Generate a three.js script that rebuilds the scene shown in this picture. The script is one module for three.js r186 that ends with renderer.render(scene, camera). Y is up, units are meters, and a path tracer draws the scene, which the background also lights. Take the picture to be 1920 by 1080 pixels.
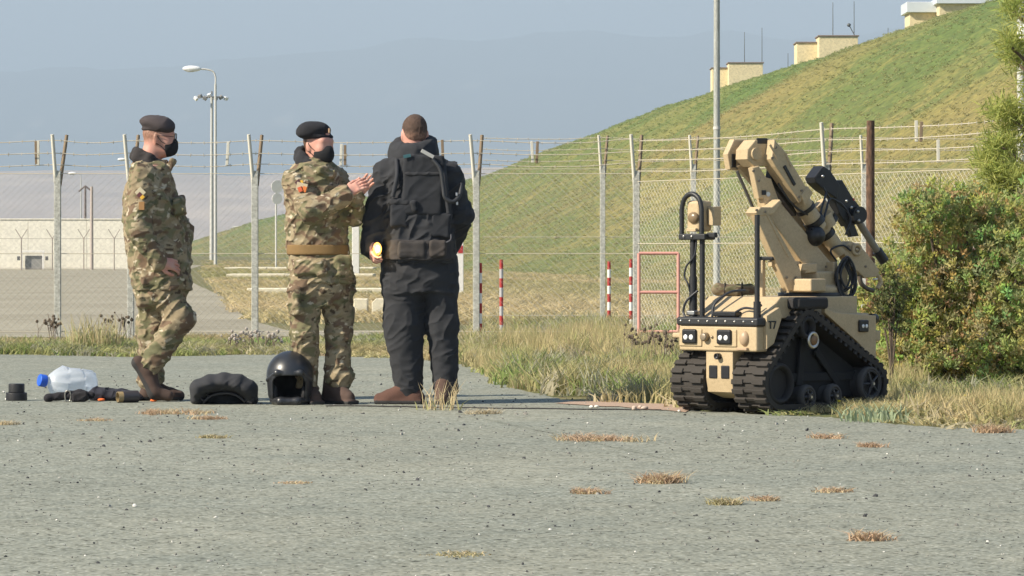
import * as THREE from 'three';
import { mergeGeometries } from 'three/addons/utils/BufferGeometryUtils.js';
import { RoundedBoxGeometry } from 'three/addons/geometries/RoundedBoxGeometry.js';
import { FontLoader } from 'three/addons/loaders/FontLoader.js';
import { TextGeometry } from 'three/addons/geometries/TextGeometry.js';

// ---------------------------------------------------------------- camera
// a long lens: 7500 px focal length on the 1920 px wide photograph, 0.93 m above the apron, horizon on row 470
const F = 7500, EYE = 0.93, HOR = 470;
const scene = new THREE.Scene();
const camera = new THREE.PerspectiveCamera(2 * Math.atan(540 / F) * 180 / Math.PI, 1920 / 1080, 0.5, 60000);
camera.position.set(0, EYE, 0);
camera.lookAt(0, EYE, -10);
camera.setViewOffset(1920, 1080, 0, 540 - HOR, 1920, 1080);
scene.add(camera);

// ---------------------------------------------------------------- sky, sun, haze, exposure
const SUN = new THREE.Vector3(-0.905, 0, 0.425).normalize().multiplyScalar(Math.cos(0.62)).setY(Math.sin(0.62));
{
  const w = 512, h = 256, data = new Float32Array(w * h * 4);
  for (let j = 0; j < h; j++) for (let i = 0; i < w; i++) {
    const el = ((j + 0.5) / h - 0.5) * Math.PI, az = ((i + 0.5) / w - 0.5) * 2 * Math.PI;
    const y = Math.sin(el), c = Math.cos(el), x = c * Math.cos(az), z = c * Math.sin(az);
    const t = Math.pow(1 - Math.max(0, y), 7);                     // pale air low down, blue overhead
    const cs = x * SUN.x + y * SUN.y + z * SUN.z;
    const g = 0.22 * Math.pow(Math.max(0, cs), 8) + 0.5 * Math.pow(Math.max(0, cs), 90);
    const k = (j * w + i) * 4;
    data[k] = 0.065 + 0.40 * t + g; data[k + 1] = 0.115 + 0.40 * t + g * 0.95; data[k + 2] = 0.215 + 0.34 * t + g * 0.85; data[k + 3] = 1;
    if (y < 0) { data[k] = 0.465; data[k + 1] = 0.515; data[k + 2] = 0.555; }
  }
  const sky = new THREE.DataTexture(data, w, h, THREE.RGBAFormat, THREE.FloatType);
  sky.mapping = THREE.EquirectangularReflectionMapping; sky.magFilter = THREE.LinearFilter; sky.minFilter = THREE.LinearFilter; sky.wrapS = THREE.RepeatWrapping;
  sky.needsUpdate = true;
  scene.background = sky; scene.environment = sky;
}
const sun = new THREE.DirectionalLight(new THREE.Color(1, 0.9, 0.74), 4.9);
sun.position.copy(SUN).multiplyScalar(60).add(new THREE.Vector3(0, 0, -25));
sun.target.position.set(0, 0, -25); scene.add(sun, sun.target);
sun.castShadow = true; sun.shadow.mapSize.set(4096, 4096);
Object.assign(sun.shadow.camera, { left: -12, right: 12, top: 12, bottom: -12, near: 1, far: 200 });
scene.fog = new THREE.FogExp2(new THREE.Color(0.65, 0.82, 1.0), 0.0002);
const renderer = new THREE.WebGLRenderer({ antialias: true });
renderer.toneMapping = THREE.LinearToneMapping;
renderer.toneMappingExposure = 2.0;
renderer.shadowMap.enabled = true;

// ---------------------------------------------------------------- helpers
const V = (x, y, z) => new THREE.Vector3(x, y, z);
const rnd = seed => () => { seed = (seed + 0x6D2B79F5) | 0; let t = Math.imul(seed ^ (seed >>> 15), 1 | seed); t = (t + Math.imul(t ^ (t >>> 7), 61 | t)) ^ t; return ((t ^ (t >>> 14)) >>> 0) / 4294967296; };
const mix = (a, b, t) => a + (b - a) * t, clamp = (x, a = 0, b = 1) => Math.min(b, Math.max(a, x));
const smooth = (a, b, x) => { const t = clamp((x - a) / (b - a)); return t * t * (3 - 2 * t); };
const table = (xs, ys, x) => { if (x <= xs[0]) return ys[0]; for (let i = 1; i < xs.length; i++) if (x <= xs[i]) return mix(ys[i - 1], ys[i], (x - xs[i - 1]) / (xs[i] - xs[i - 1])); return ys[ys.length - 1]; };
const PERM = new Uint8Array(512); { const r = rnd(7), p = [...Array(256).keys()]; for (let i = 255; i > 0; i--) { const j = Math.floor(r() * (i + 1)); [p[i], p[j]] = [p[j], p[i]]; } for (let i = 0; i < 512; i++) PERM[i] = p[i & 255]; }
function noise(x, y, z = 0) {                                       // value noise, -1..1
  const X = Math.floor(x), Y = Math.floor(y), Z = Math.floor(z); let u = x - X, v = y - Y, w = z - Z;
  u = u * u * (3 - 2 * u); v = v * v * (3 - 2 * v); w = w * w * (3 - 2 * w);
  const xi = X & 255, yi = Y & 255, zi = Z & 255, x1 = (xi + 1) & 255, y1 = (yi + 1) & 255, z1 = (zi + 1) & 255;
  const h = (a, b, c) => PERM[PERM[PERM[a] + b] + c];
  const a = mix(mix(h(xi, yi, zi), h(x1, yi, zi), u), mix(h(xi, y1, zi), h(x1, y1, zi), u), v);
  const b = mix(mix(h(xi, yi, z1), h(x1, yi, z1), u), mix(h(xi, y1, z1), h(x1, y1, z1), u), v);
  return mix(a, b, w) / 127.5 - 1;
}
const fbm = (x, y, z = 0, n = 4) => { let s = 0, a = 0.5; for (let i = 0; i < n; i++) { s += a * noise(x, y, z); x = x * 2.03 + 7.1; y = y * 2.03 + 3.7; z = z * 2.03 + 1.3; a *= 0.5; } return s; };
const at = (px, py, d) => V((px - 960) / F * d, EYE - (py - HOR) / F * d, -d);          // a pixel at a known distance
const dist = py => F * EYE / (py - HOR);                                                  // distance of the ground under a row
const onGround = (px, py) => at(px, py, dist(py));
const taken = {};
const numbered = n => { const k = taken[n] = (taken[n] ?? -1) + 1; return k ? `${n}_${String(k).padStart(3, '0')}` : n; };
const std = (r, g, b, rough = 0.8, more = {}) => new THREE.MeshStandardMaterial({ color: new THREE.Color().setRGB(r, g, b), roughness: rough, ...more });
function join(list) {
  list = [].concat(list).map(g => g.index ? g.toNonIndexed() : g);
  if (list.length === 1) return list[0];
  const keep = ['position', 'normal', 'uv', 'color'].filter(k => list.every(g => g.attributes[k]));
  for (const g of list) for (const k of Object.keys(g.attributes)) if (!keep.includes(k)) g.deleteAttribute(k);
  return mergeGeometries(list);
}
function mesh(name, geo, mat, parent) {
  const g = Array.isArray(geo) ? join(geo) : geo;
  const m = new THREE.Mesh(g, mat); m.castShadow = m.receiveShadow = true;
  m.name = parent ? name : numbered(name); (parent || scene).add(m); return m;
}
function tag(o, label, category, group) { o.userData.label = label; o.userData.category = category; if (group) o.userData.group = group; return o; }
function thing(name, label, category, pos = V(0, 0, 0), turn = 0, group) {
  const g = new THREE.Group(); g.name = numbered(name); g.position.copy(pos); g.rotation.y = turn; scene.add(g); return tag(g, label, category, group);
}
const struct = (name, geo, mat) => { const m = mesh(name, geo, mat); m.userData.kind = 'structure'; return m; };
function stuffOf(o) { o.userData.kind = 'stuff'; return o; }
const box = (w, h, d, x = 0, y = 0, z = 0, r = 0, rot) => {
  const g = r > 0 ? new RoundedBoxGeometry(w, h, d, 2, Math.min(r, w / 2.01, h / 2.01, d / 2.01)) : new THREE.BoxGeometry(w, h, d);
  if (rot) g.applyMatrix4(new THREE.Matrix4().makeRotationFromEuler(new THREE.Euler(...rot)));
  return g.translate(x, y, z);
};
const bar = (a, b, ra, rb = ra, n = 10) => {                        // a tapered rod between two points
  const d = b.clone().sub(a), g = new THREE.CylinderGeometry(rb, ra, d.length(), n, 1);
  g.applyQuaternion(new THREE.Quaternion().setFromUnitVectors(V(0, 1, 0), d.clone().normalize()));
  return g.translate((a.x + b.x) / 2, (a.y + b.y) / 2, (a.z + b.z) / 2);
};
const tube = (pts, r, n = 40, k = 8, closed = false) => new THREE.TubeGeometry(new THREE.CatmullRomCurve3(pts, closed), n, r, k, closed);
const lathe = (pts, n = 24) => new THREE.LatheGeometry(pts.map(p => new THREE.Vector2(p[0], p[1])), n);
const prism = (pts, depth, bevel = 0.004) => {                      // outline in x,y, thickness along z, centred
  const s = new THREE.Shape(pts.map(p => new THREE.Vector2(p[0], p[1])));
  const g = new THREE.ExtrudeGeometry(s, { depth: depth - 2 * bevel, bevelEnabled: bevel > 0, bevelThickness: bevel, bevelSize: bevel, bevelOffset: -bevel, bevelSegments: 2, curveSegments: 10 });
  return g.translate(0, 0, -depth / 2 + bevel);
};
function texture(n, m, fn, srgb = true) {                           // fn(u, v) -> linear-looking sRGB triple 0..255
  const d = new Uint8Array(n * m * 4);
  for (let j = 0; j < m; j++) for (let i = 0; i < n; i++) { const c = fn(i, j), k = (j * n + i) * 4; d[k] = c[0]; d[k + 1] = c[1]; d[k + 2] = c[2]; d[k + 3] = 255; }
  const t = new THREE.DataTexture(d, n, m); t.wrapS = t.wrapT = THREE.RepeatWrapping; t.magFilter = THREE.LinearFilter; t.minFilter = THREE.LinearMipmapLinearFilter; t.generateMipmaps = true;
  if (srgb) t.colorSpace = THREE.SRGBColorSpace; t.needsUpdate = true; return t;
}
// noise that tiles over n pixels
const tileNoise = (i, j, n, cells, z = 0) => { const u = i / n * cells, v = j / n * cells, X = Math.floor(u), Y = Math.floor(v); let a = u - X, b = v - Y; a = a * a * (3 - 2 * a); b = b * b * (3 - 2 * b); const h = (x, y) => PERM[PERM[PERM[((x % cells) + cells) % cells & 255] + (((y % cells) + cells) % cells & 255)] + (z & 255)] / 127.5 - 1; return mix(mix(h(X, Y), h(X + 1, Y), a), mix(h(X, Y + 1), h(X + 1, Y + 1), a), b); };
const metalUV = (g, s = 1) => { const p = g.attributes.position, n = g.attributes.normal, uv = new Float32Array(p.count * 2); for (let i = 0; i < p.count; i++) { const ax = Math.abs(n.getX(i)), ay = Math.abs(n.getY(i)), az = Math.abs(n.getZ(i)); const x = p.getX(i), y = p.getY(i), z = p.getZ(i); const [a, b] = ay > ax && ay > az ? [x, z] : ax > az ? [z, y] : [x, y]; uv[i * 2] = a * s; uv[i * 2 + 1] = b * s; } g.setAttribute('uv', new THREE.BufferAttribute(uv, 2)); return g; };

// ================================================================ the setting
// a flat polygon sheet on the ground, uv in metres
function sheet(pts, y) {
  const s = new THREE.Shape(pts.map(p => new THREE.Vector2(p[0], -p[1])));
  const g = new THREE.ShapeGeometry(s, 1); g.rotateX(-Math.PI / 2).translate(0, y, 0);
  const p = g.attributes.position, uv = g.attributes.uv; for (let i = 0; i < p.count; i++) uv.setXY(i, p.getX(i), p.getZ(i));
  return g;
}
const px2 = (px, py) => { const p = onGround(px, py); return [p.x, p.z]; };
// dry earth and thin grass under everything
const earthTex = texture(1024, 1024, (i, j) => {
  const a = tileNoise(i, j, 1024, 9, 1) * 0.5 + tileNoise(i, j, 1024, 31, 2) * 0.3 + tileNoise(i, j, 1024, 120, 3) * 0.25 + tileNoise(i, j, 1024, 400, 4) * 0.25;
  const g = clamp(0.5 + a); const v = 0.9 + 0.25 * tileNoise(i, j, 1024, 500, 9);
  return [mix(134, 100, g) * v, mix(122, 106, g) * v, mix(82, 56, g) * v].map(x => clamp(x, 0, 255));
});
earthTex.repeat.set(1 / 9, 1 / 9);
const earth = new THREE.MeshStandardMaterial({ map: earthTex, roughness: 1, bumpMap: earthTex, bumpScale: 0.03 });
struct('ground', sheet([[-9000, 20], [9000, 20], [14000, -26000], [-14000, -26000]], -0.008), earth);

// the worn, chip-sealed apron the men stand on
const apronTex = texture(2048, 2048, (i, j) => {
  const n = 2048, f = tileNoise(i, j, n, 640, 3), f2 = tileNoise(i, j, n, 300, 5), m = tileNoise(i, j, n, 40, 6), c = tileNoise(i, j, n, 7, 8);
  const pt = tileNoise(i, j, n, 3, 31) + .6 * tileNoise(i, j, n, 11, 32); let v = 129 + 19 * f + 13 * f2 + 4 * m + 3 * c + 3 * smooth(.1, .5, pt + .3 * m) - 3 * smooth(.1, .5, -pt + .3 * f2);
  if (f2 * 0.6 + f * 0.6 < -0.66) v -= 52; if (f * 0.7 + tileNoise(i, j, n, 500, 21) * 0.6 > 0.86) v += 44;
  const w = 1.2 * c + 1 * m; return [clamp(v + 2 + w, 0, 255), clamp(v + 4, 0, 255), clamp(v - 9 - w, 0, 255)];
});
apronTex.repeat.set(1 / 6, 1 / 6);
const apronBump = texture(1024, 1024, (i, j) => { const v = 128 + 70 * tileNoise(i, j, 1024, 330, 3) + 40 * tileNoise(i, j, 1024, 150, 5); return [v, v, v]; }, false);
apronBump.repeat.set(1 / 3, 1 / 3);
const asphalt = new THREE.MeshStandardMaterial({ map: apronTex, roughness: 0.95, bumpMap: apronBump, bumpScale: 0.0045 });
const EDGE = [[-700, 668], [60, 664], [240, 669], [520, 664], [760, 672], [868, 682], [925, 704], [960, 726], [1050, 748], [1160, 760], [1260, 768], [1400, 775], [1560, 783], [1700, 797], [1830, 804], [2300, 812]];
{
  const r = rnd(3), pts = [];
  for (let k = 1; k < EDGE.length; k++) for (let q = 0; q < 12; q++) { const t = q / 12; const x = mix(EDGE[k - 1][0], EDGE[k][0], t), y = mix(EDGE[k - 1][1], EDGE[k][1], t); const p = px2(x, y); pts.push([p[0] + (r() - 0.5) * 0.04, p[1] + (r() - 0.5) * 0.22]); }
  const s = sheet([[-9, 6], ...[[9, 6]], ...pts.slice().reverse()], 0); struct('asphalt_apron', s, asphalt);
}
// the yard behind the fence and the access road edge
const yardTex = texture(1024, 1024, (i, j) => { const v = 142 + 12 * tileNoise(i, j, 1024, 256, 3) + 7 * tileNoise(i, j, 1024, 34, 5) + 8 * tileNoise(i, j, 1024, 6, 6); return [v + 6, v - 1, v - 20]; });
yardTex.repeat.set(1 / 12, 1 / 12);
const yardMat = new THREE.MeshStandardMaterial({ map: yardTex, roughness: 1 });
struct('yard_road', sheet([px2(-900, 634), px2(1400, 628), px2(1250, 618), px2(540, 619), px2(462, 598), px2(428, 560), px2(372, 535), px2(330, 512), px2(380, 497), px2(-500, 495)], -0.004), yardMat);

// the long grass bank on the right: crest runs away from the camera towards the left
const crestX = d => d < 470 ? 39.6 - 0.08 * d : table([470, 503, 650, 800, 870, 900, 920, 960, 1700], [2, -.64, -22.5, -44.8, -56.6, -62.9, -66.9, -75, -240], d);
const crestH = d => table([40, 70, 110, 160, 199, 236, 261, 304, 401, 503, 650, 800, 870, 900, 925, 960], [9.0, 11.5, 12.7, 13, 13.1, 12.75, 12.9, 12.85, 11.9, 10.65, 9.8, 8.2, 5.3, 2.7, 0.2, 0], d);
const bankProfile = q => { const t = clamp(q); return 1 - (0.35 * t + 0.65 * smooth(0, 1, t)); };     // 0 crest .. 1 toe
function bankY(x, d) {
  const del = crestX(d) - x, w = 27 + 2.0 * noise(d * 0.02, 3.3);
  let y = del >= 0 ? crestH(d) * bankProfile(del / w) : crestH(d) * (1 - smooth(10, 34, -del));
  const k = smooth(0, 3, y); y += k * (0.30 * fbm(x * 0.12, d * 0.05, 1.7) + 0.12 * noise(x * 0.6, d * 0.22, 4));
  return y * smooth(44, 100, d) - 0.03;
}
const grassTex = texture(2048, 2048, (i, j) => {
  const n = 2048, a = tileNoise(i, j, n, 5, 1) * 0.5 + tileNoise(i, j, n, 17, 2) * 0.4 + tileNoise(i, j, n, 60, 4) * 0.3, f = tileNoise(i, j, n, 260, 5), f2 = tileNoise(i, j, n, 700, 6);
  const dry = smooth(-0.5, 0.6, a + 0.25 * f), v = 1 + 0.13 * f + 0.12 * f2;
  return [mix(92, 122, dry) * v, mix(103, 115, dry) * v, mix(52, 66, dry) * v].map(x => clamp(x, 0, 255));
});
grassTex.repeat.set(1 / 40, 1 / 40);
{
  const ds = []; for (let d = 44; d < 1000; d *= 1.02) ds.push(d);
  const qs = []; for (let k = 0; k <= 70; k++) qs.push(mix(-36, 32, k / 70));
  const pos = [], uv = [], idx = [], col = [];
  ds.forEach((d, a) => qs.forEach((q, b) => {
    const x = crestX(d) - q, y = bankY(x, d); pos.push(x, y, -d); uv.push(x, d * 0.6);
    // patches of dry and of fresh growth (species, not light)
    const g = clamp(0.02 + smooth(17, 3, q) * 0.85 + 0.7 * fbm(x * 0.05, d * 0.02, 9) + 0.25 * fbm(x * 0.3, d * 0.1, 2)), e = smooth(0.22, 0.4, fbm(x * 0.11, d * 0.05, 21));
    const c = [mix(1.06, 0.76, g), mix(1.0, 1.0, g), mix(0.95, 0.7, g)]; col.push(mix(c[0], 1.15, e * 0.3), mix(c[1], 0.97, e * 0.3), mix(c[2], 0.9, e * 0.3));
    if (a && b) { const p = a * qs.length + b; idx.push(p - qs.length - 1, p - 1, p, p - qs.length - 1, p, p - qs.length); }
  }));
  const g = new THREE.BufferGeometry(); g.setAttribute('position', new THREE.Float32BufferAttribute(pos, 3)); g.setAttribute('uv', new THREE.Float32BufferAttribute(uv, 2)); g.setAttribute('color', new THREE.Float32BufferAttribute(col, 3)); g.setIndex(idx); g.computeVertexNormals();
  struct('grass_bank', g, new THREE.MeshStandardMaterial({ map: grassTex, vertexColors: true, roughness: 1, bumpMap: grassTex, bumpScale: 0.12, side: THREE.DoubleSide }));
}
// far hills and mountains; the haze does the fading
function ridge(name, d, depth, tops, base, seed, rough, paint) {
  const nx = 260, ny = 40, pos = [], idx = [], col = [];
  for (let j = 0; j <= ny; j++) for (let i = 0; i <= nx; i++) {
    const px = mix(-700, 2700, i / nx), t = j / ny, dd = d + depth * t, x = (px - 960) / F * dd;
    const peak = EYE + (HOR - table(tops[0], tops[1], px)) / F * (d + depth);
    const wob = fbm(x / rough, t * 6, seed, 5);
    let y = base + (peak - base) * Math.pow(t, 1.15) * (1 + 0.28 * wob * (1 - 0.75 * t)) + (j === ny ? 0 : 0) + peak * 0.04 * fbm(x / rough * 4, t * 20, seed + 3);
    if (j === 0) y = base - 3; pos.push(x, y, -dd);
    col.push(...paint(x, y, t, wob, peak));
    if (i && j) { const p = j * (nx + 1) + i; idx.push(p - nx - 2, p - nx - 1, p, p - nx - 2, p, p - 1); }
  }
  const g = new THREE.BufferGeometry(); g.setAttribute('position', new THREE.Float32BufferAttribute(pos, 3)); g.setAttribute('color', new THREE.Float32BufferAttribute(col, 3)); g.setIndex(idx); g.computeVertexNormals();
  struct(name, g, new THREE.MeshStandardMaterial({ vertexColors: true, roughness: 1, side: THREE.DoubleSide }));
}
ridge('mountain_range', 11000, 5200, [[-700, 0, 160, 330, 450, 560, 700, 800, 900, 1000, 1100, 1200, 1330, 1500, 1800, 2700], [140, 128, 118, 112, 95, 86, 74, 62, 68, 54, 56, 66, 58, 62, 40, 60]], 0, 3, 900, (x, y, t, w, peak) => {
  const cliff = 0.5 * smooth(0.34, 0.6, fbm(x / 160, y / 22, 8)) * smooth(0.45, 0.6, t) * smooth(0.95, 0.75, t) ;
  const v = 0.06 + 0.03 * fbm(x / 200, y / 60, 4); return [mix(v * 1.1, 0.55, cliff), mix(v * 1.15, 0.47, cliff), mix(v * 0.8, 0.36, cliff)];
});
ridge('far_foothills', 2600, 1500, [[-700, 0, 90, 300, 520, 700, 900, 1300, 2700], [318, 322, 320, 326, 322, 326, 318, 326, 322]], 0, 9, 260, (x, y, t) => {
  const p = smooth(0.12, 0.5, fbm(x / 90, y / 7, 5)), v = 0.3 + 0.06 * fbm(x / 40, y / 5, 2); return [mix(v * 1.25, 0.6, p * .5), mix(v * 1.05, 0.5, p * .5), mix(v * 0.9, 0.4, p * .5)];
});

// ================================================================ sculpting: distance fields meshed on a grid
const capsule = (a, b, ra, rb = ra, k) => {
  const dx = b[0] - a[0], dy = b[1] - a[1], dz = b[2] - a[2], l = dx * dx + dy * dy + dz * dz || 1e-9;
  const f = (x, y, z) => { const px = x - a[0], py = y - a[1], pz = z - a[2]; const t = clamp((px * dx + py * dy + pz * dz) / l); const ex = px - dx * t, ey = py - dy * t, ez = pz - dz * t; return Math.sqrt(ex * ex + ey * ey + ez * ez) - (ra + (rb - ra) * t); };
  f.k = k; const r = Math.max(ra, rb); f.lo = a.map((v, i) => Math.min(v, b[i]) - r); f.hi = a.map((v, i) => Math.max(v, b[i]) + r); return f;
};
const ellipsoid = (c, r, rot = [0, 0, 0], k) => {
  const m = new THREE.Matrix4().makeRotationFromEuler(new THREE.Euler(...rot)).transpose().elements;
  const f = (x, y, z) => { const X = x - c[0], Y = y - c[1], Z = z - c[2]; const u = (m[0] * X + m[4] * Y + m[8] * Z) / r[0], v = (m[1] * X + m[5] * Y + m[9] * Z) / r[1], w = (m[2] * X + m[6] * Y + m[10] * Z) / r[2]; const k0 = Math.sqrt(u * u + v * v + w * w), k1 = Math.sqrt((u / r[0]) ** 2 + (v / r[1]) ** 2 + (w / r[2]) ** 2); return k1 < 1e-6 ? -Math.min(...r) : k0 * (k0 - 1) / k1; };
  f.k = k; const R = Math.max(...r); f.lo = c.map(v => v - R); f.hi = c.map(v => v + R); return f;
};
const block = (c, h, round = 0.01, rot = [0, 0, 0], k) => {
  const m = new THREE.Matrix4().makeRotationFromEuler(new THREE.Euler(...rot)).transpose().elements;
  const f = (x, y, z) => { const X = x - c[0], Y = y - c[1], Z = z - c[2]; const u = Math.abs(m[0] * X + m[4] * Y + m[8] * Z) - h[0] + round, v = Math.abs(m[1] * X + m[5] * Y + m[9] * Z) - h[1] + round, w = Math.abs(m[2] * X + m[6] * Y + m[10] * Z) - h[2] + round; return Math.hypot(Math.max(u, 0), Math.max(v, 0), Math.max(w, 0)) + Math.min(Math.max(u, v, w), 0) - round; };
  f.k = k; const R = Math.hypot(...h); f.lo = c.map(v => v - R); f.hi = c.map(v => v + R); return f;
};
// rows of ellipses from top to bottom: [y, cx, cz, rx, rz, yaw]
const loft = (rows, k, e = 2.3) => {
  rows = rows.slice().sort((a, b) => a[0] - b[0]); const n = rows.length;
  const f = (x, y, z) => {
    let i = 1; while (i < n - 1 && y > rows[i][0]) i++;
    const A = rows[i - 1], B = rows[i], t = clamp((y - A[0]) / (B[0] - A[0])), s = t * t * (3 - 2 * t) * 0.5 + t * 0.5, q = j => A[j] + (B[j] - A[j]) * s;
    const cx = q(1), cz = q(2), rx = q(3), rz = q(4), w = mix(A[5] || 0, B[5] || 0, s), c = Math.cos(w), sn = Math.sin(w), X = x - cx, Z = z - cz;
    const u = Math.abs((X * c - Z * sn) / rx), v = Math.abs((X * sn + Z * c) / rz);
    const d = (Math.pow(Math.pow(u, e) + Math.pow(v, e), 1 / e) - 1) * Math.min(rx, rz);
    const dy = Math.max(rows[0][0] - y, y - rows[n - 1][0]);
    return dy > 0 ? (d > 0 ? Math.hypot(d, dy) : dy) : Math.max(d, dy);
  };
  f.k = k; f.lo = [Infinity, rows[0][0], Infinity]; f.hi = [-Infinity, rows[n - 1][0], -Infinity];
  for (const r of rows) { const m = Math.max(r[3], r[4]); f.lo[0] = Math.min(f.lo[0], r[1] - m); f.hi[0] = Math.max(f.hi[0], r[1] + m); f.lo[2] = Math.min(f.lo[2], r[2] - m); f.hi[2] = Math.max(f.hi[2], r[2] + m); }
  return f;
};
function sculpt(prims, { cell = 0.008, k = 0.03, fold, cut, color, pad = 0.03 } = {}) {
  const lo = [0, 1, 2].map(i => Math.min(...prims.map(p => p.lo[i])) - pad), hi = [0, 1, 2].map(i => Math.max(...prims.map(p => p.hi[i])) + pad);
  const N = [0, 1, 2].map(i => Math.ceil((hi[i] - lo[i]) / cell) + 1), [nx, ny, nz] = N, val = new Float32Array(nx * ny * nz);
  const base = (x, y, z) => { let d = prims[0](x, y, z); for (let i = 1; i < prims.length; i++) { const e = prims[i](x, y, z), kk = prims[i].k ?? k, h = Math.max(kk - Math.abs(d - e), 0); d = Math.min(d, e) - h * h / (4 * kk); } return d; };
  const full = (x, y, z) => { let d = base(x, y, z); if (fold && d < 0.06 && d > -0.06) d -= fold(x, y, z); if (cut) { const c = cut(x, y, z); if (c > d) d = c; } return d; };
  const B = 5, rad = B * cell * 0.9 + 0.025;
  for (let k0 = 0; k0 < nz; k0 += B) for (let j0 = 0; j0 < ny; j0 += B) for (let i0 = 0; i0 < nx; i0 += B) {
    let c = base(lo[0] + (i0 + B / 2) * cell, lo[1] + (j0 + B / 2) * cell, lo[2] + (k0 + B / 2) * cell);
    const skip = c > rad * 1.6 || (c < -rad * 1.6 && !cut);
    for (let kk = k0; kk < Math.min(nz, k0 + B); kk++) for (let j = j0; j < Math.min(ny, j0 + B); j++) for (let i = i0; i < Math.min(nx, i0 + B); i++) val[(kk * ny + j) * nx + i] = skip ? c : full(lo[0] + i * cell, lo[1] + j * cell, lo[2] + kk * cell);
  }
  const vid = new Int32Array(nx * ny * nz).fill(-1), pos = [], col = [], idx = [], E = [[0, 1], [2, 3], [4, 5], [6, 7], [0, 2], [1, 3], [4, 6], [5, 7], [0, 4], [1, 5], [2, 6], [3, 7]];
  const off = c => (c & 1) + ((c >> 1) & 1) * nx + (c >> 2) * nx * ny;
  for (let z = 0; z < nz - 1; z++) for (let y = 0; y < ny - 1; y++) for (let x = 0; x < nx - 1; x++) {
    const b = (z * ny + y) * nx + x; let m = 0; for (let c = 0; c < 8; c++) if (val[b + off(c)] < 0) m |= 1 << c;
    if (m === 0 || m === 255) continue;
    let px = 0, py = 0, pz = 0, n = 0;
    for (const [p, q] of E) { if (((m >> p) & 1) === ((m >> q) & 1)) continue; const a = val[b + off(p)], c = val[b + off(q)], t = a / (a - c); px += (p & 1) + ((q & 1) - (p & 1)) * t; py += ((p >> 1) & 1) + (((q >> 1) & 1) - ((p >> 1) & 1)) * t; pz += (p >> 2) + ((q >> 2) - (p >> 2)) * t; n++; }
    vid[b] = pos.length / 3; pos.push(lo[0] + (x + px / n) * cell, lo[1] + (y + py / n) * cell, lo[2] + (z + pz / n) * cell);
  }
  const quad = (a, b, c, d, s) => { if (a < 0 || b < 0 || c < 0 || d < 0) return; if (s) idx.push(a, b, c, a, c, d); else idx.push(a, c, b, a, d, c); };
  for (let z = 1; z < nz - 1; z++) for (let y = 1; y < ny - 1; y++) for (let x = 1; x < nx - 1; x++) {
    const b = (z * ny + y) * nx + x, s = val[b] < 0;
    if (s !== val[b + 1] < 0) quad(vid[b - nx - nx * ny], vid[b - nx * ny], vid[b], vid[b - nx], s);
    if (s !== val[b + nx] < 0) quad(vid[b - 1 - nx * ny], vid[b - 1], vid[b], vid[b - nx * ny], s);
    if (s !== val[b + nx * ny] < 0) quad(vid[b - 1 - nx], vid[b - nx], vid[b], vid[b - 1], s);
  }
  if (color) for (let i = 0; i < pos.length; i += 3) col.push(...color(pos[i], pos[i + 1], pos[i + 2]));
  const g = new THREE.BufferGeometry(); g.setAttribute('position', new THREE.Float32BufferAttribute(pos, 3)); if (color) g.setAttribute('color', new THREE.Float32BufferAttribute(col, 3)); g.setIndex(idx); g.computeVertexNormals(); return g;
}
// creased cloth: soft folds, sharper creases across them and fine rumples
const creases = (amp, seed, fx = 6, fy = 11) => (x, y, z) => {
  const w = 0.3 * noise(x * 5, y * 5, z * 5 + seed), a = noise(x * fx + w * 3, (y + 0.5 * x) * fy + w * 4, z * fx + seed), b = noise(x * 13 + w * 4, (y - 0.5 * x) * 22 + w * 6, z * 13 + seed * 2), c = noise(x * 30, (y + 0.3 * z) * 46, z * 30 + seed);
  return amp * (0.5 * (1 - 2 * Math.abs(a)) + 0.55 * (1 - 2.4 * Math.sqrt(Math.abs(b) + 0.01)) + 0.22 * c);
};
// the front (towards +z) of a set of shapes at x, y
const frontOf = (prims, x, y, from = 0.6) => { for (let z = from; z > -0.5; z -= 0.002) if (prims.some(p => p(x, y, z) < 0)) return z; return 0; };

// ================================================================ the three men
const skinMat = new THREE.MeshPhysicalMaterial({ vertexColors: true, roughness: 0.55, sheen: 0.2 });
const clothMat = new THREE.MeshStandardMaterial({ vertexColors: true, roughness: 0.95 });
const weave = texture(256, 256, (i, j) => { const v = 128 + 50 * tileNoise(i, j, 256, 64, 1) + 40 * tileNoise(i, j, 256, 128, 2); return [v, v, v]; }, false);
const camo = seed => (x, y, z) => {
  const wx = x + 0.025 * noise(x * 18, y * 18, z * 18 + seed), wy = y + 0.018 * noise(x * 18, y * 18 + 9, z * 18);
  const a = fbm(wx * 10, wy * 19, z * 10 + seed, 3), b = fbm(wx * 14 + 31, wy * 27, z * 14 + seed, 3), c = fbm(wx * 24 + 5, wy * 48, z * 24 + seed, 2), e = fbm(wx * 22 + 17, wy * 44 + 4, z * 22 + seed, 2);
  let q = [0.245, 0.195, 0.12];
  if (a > 0.1) q = [0.165, 0.15, 0.08]; else if (a < -0.22) q = [0.31, 0.255, 0.165];
  if (b > 0.17) q = [0.15, 0.1, 0.063]; else if (b < -0.3) q = [0.115, 0.112, 0.058];
  if (e > 0.36) q = [0.075, 0.052, 0.033];
  if (c > 0.35) q = [0.48, 0.42, 0.31];
  const v = 1 + 0.08 * noise(x * 90, y * 90, z * 90); return q.map(t => t * v);
};
const plain = (r, g, b, v = 0.15, s = 1) => (x, y, z) => { const k = 1 + v * fbm(x * 9, y * 9, z * 9 + s, 3) + 0.05 * noise(x * 120, y * 120, z * 120); return [r * k, g * k, b * k]; };
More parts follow.
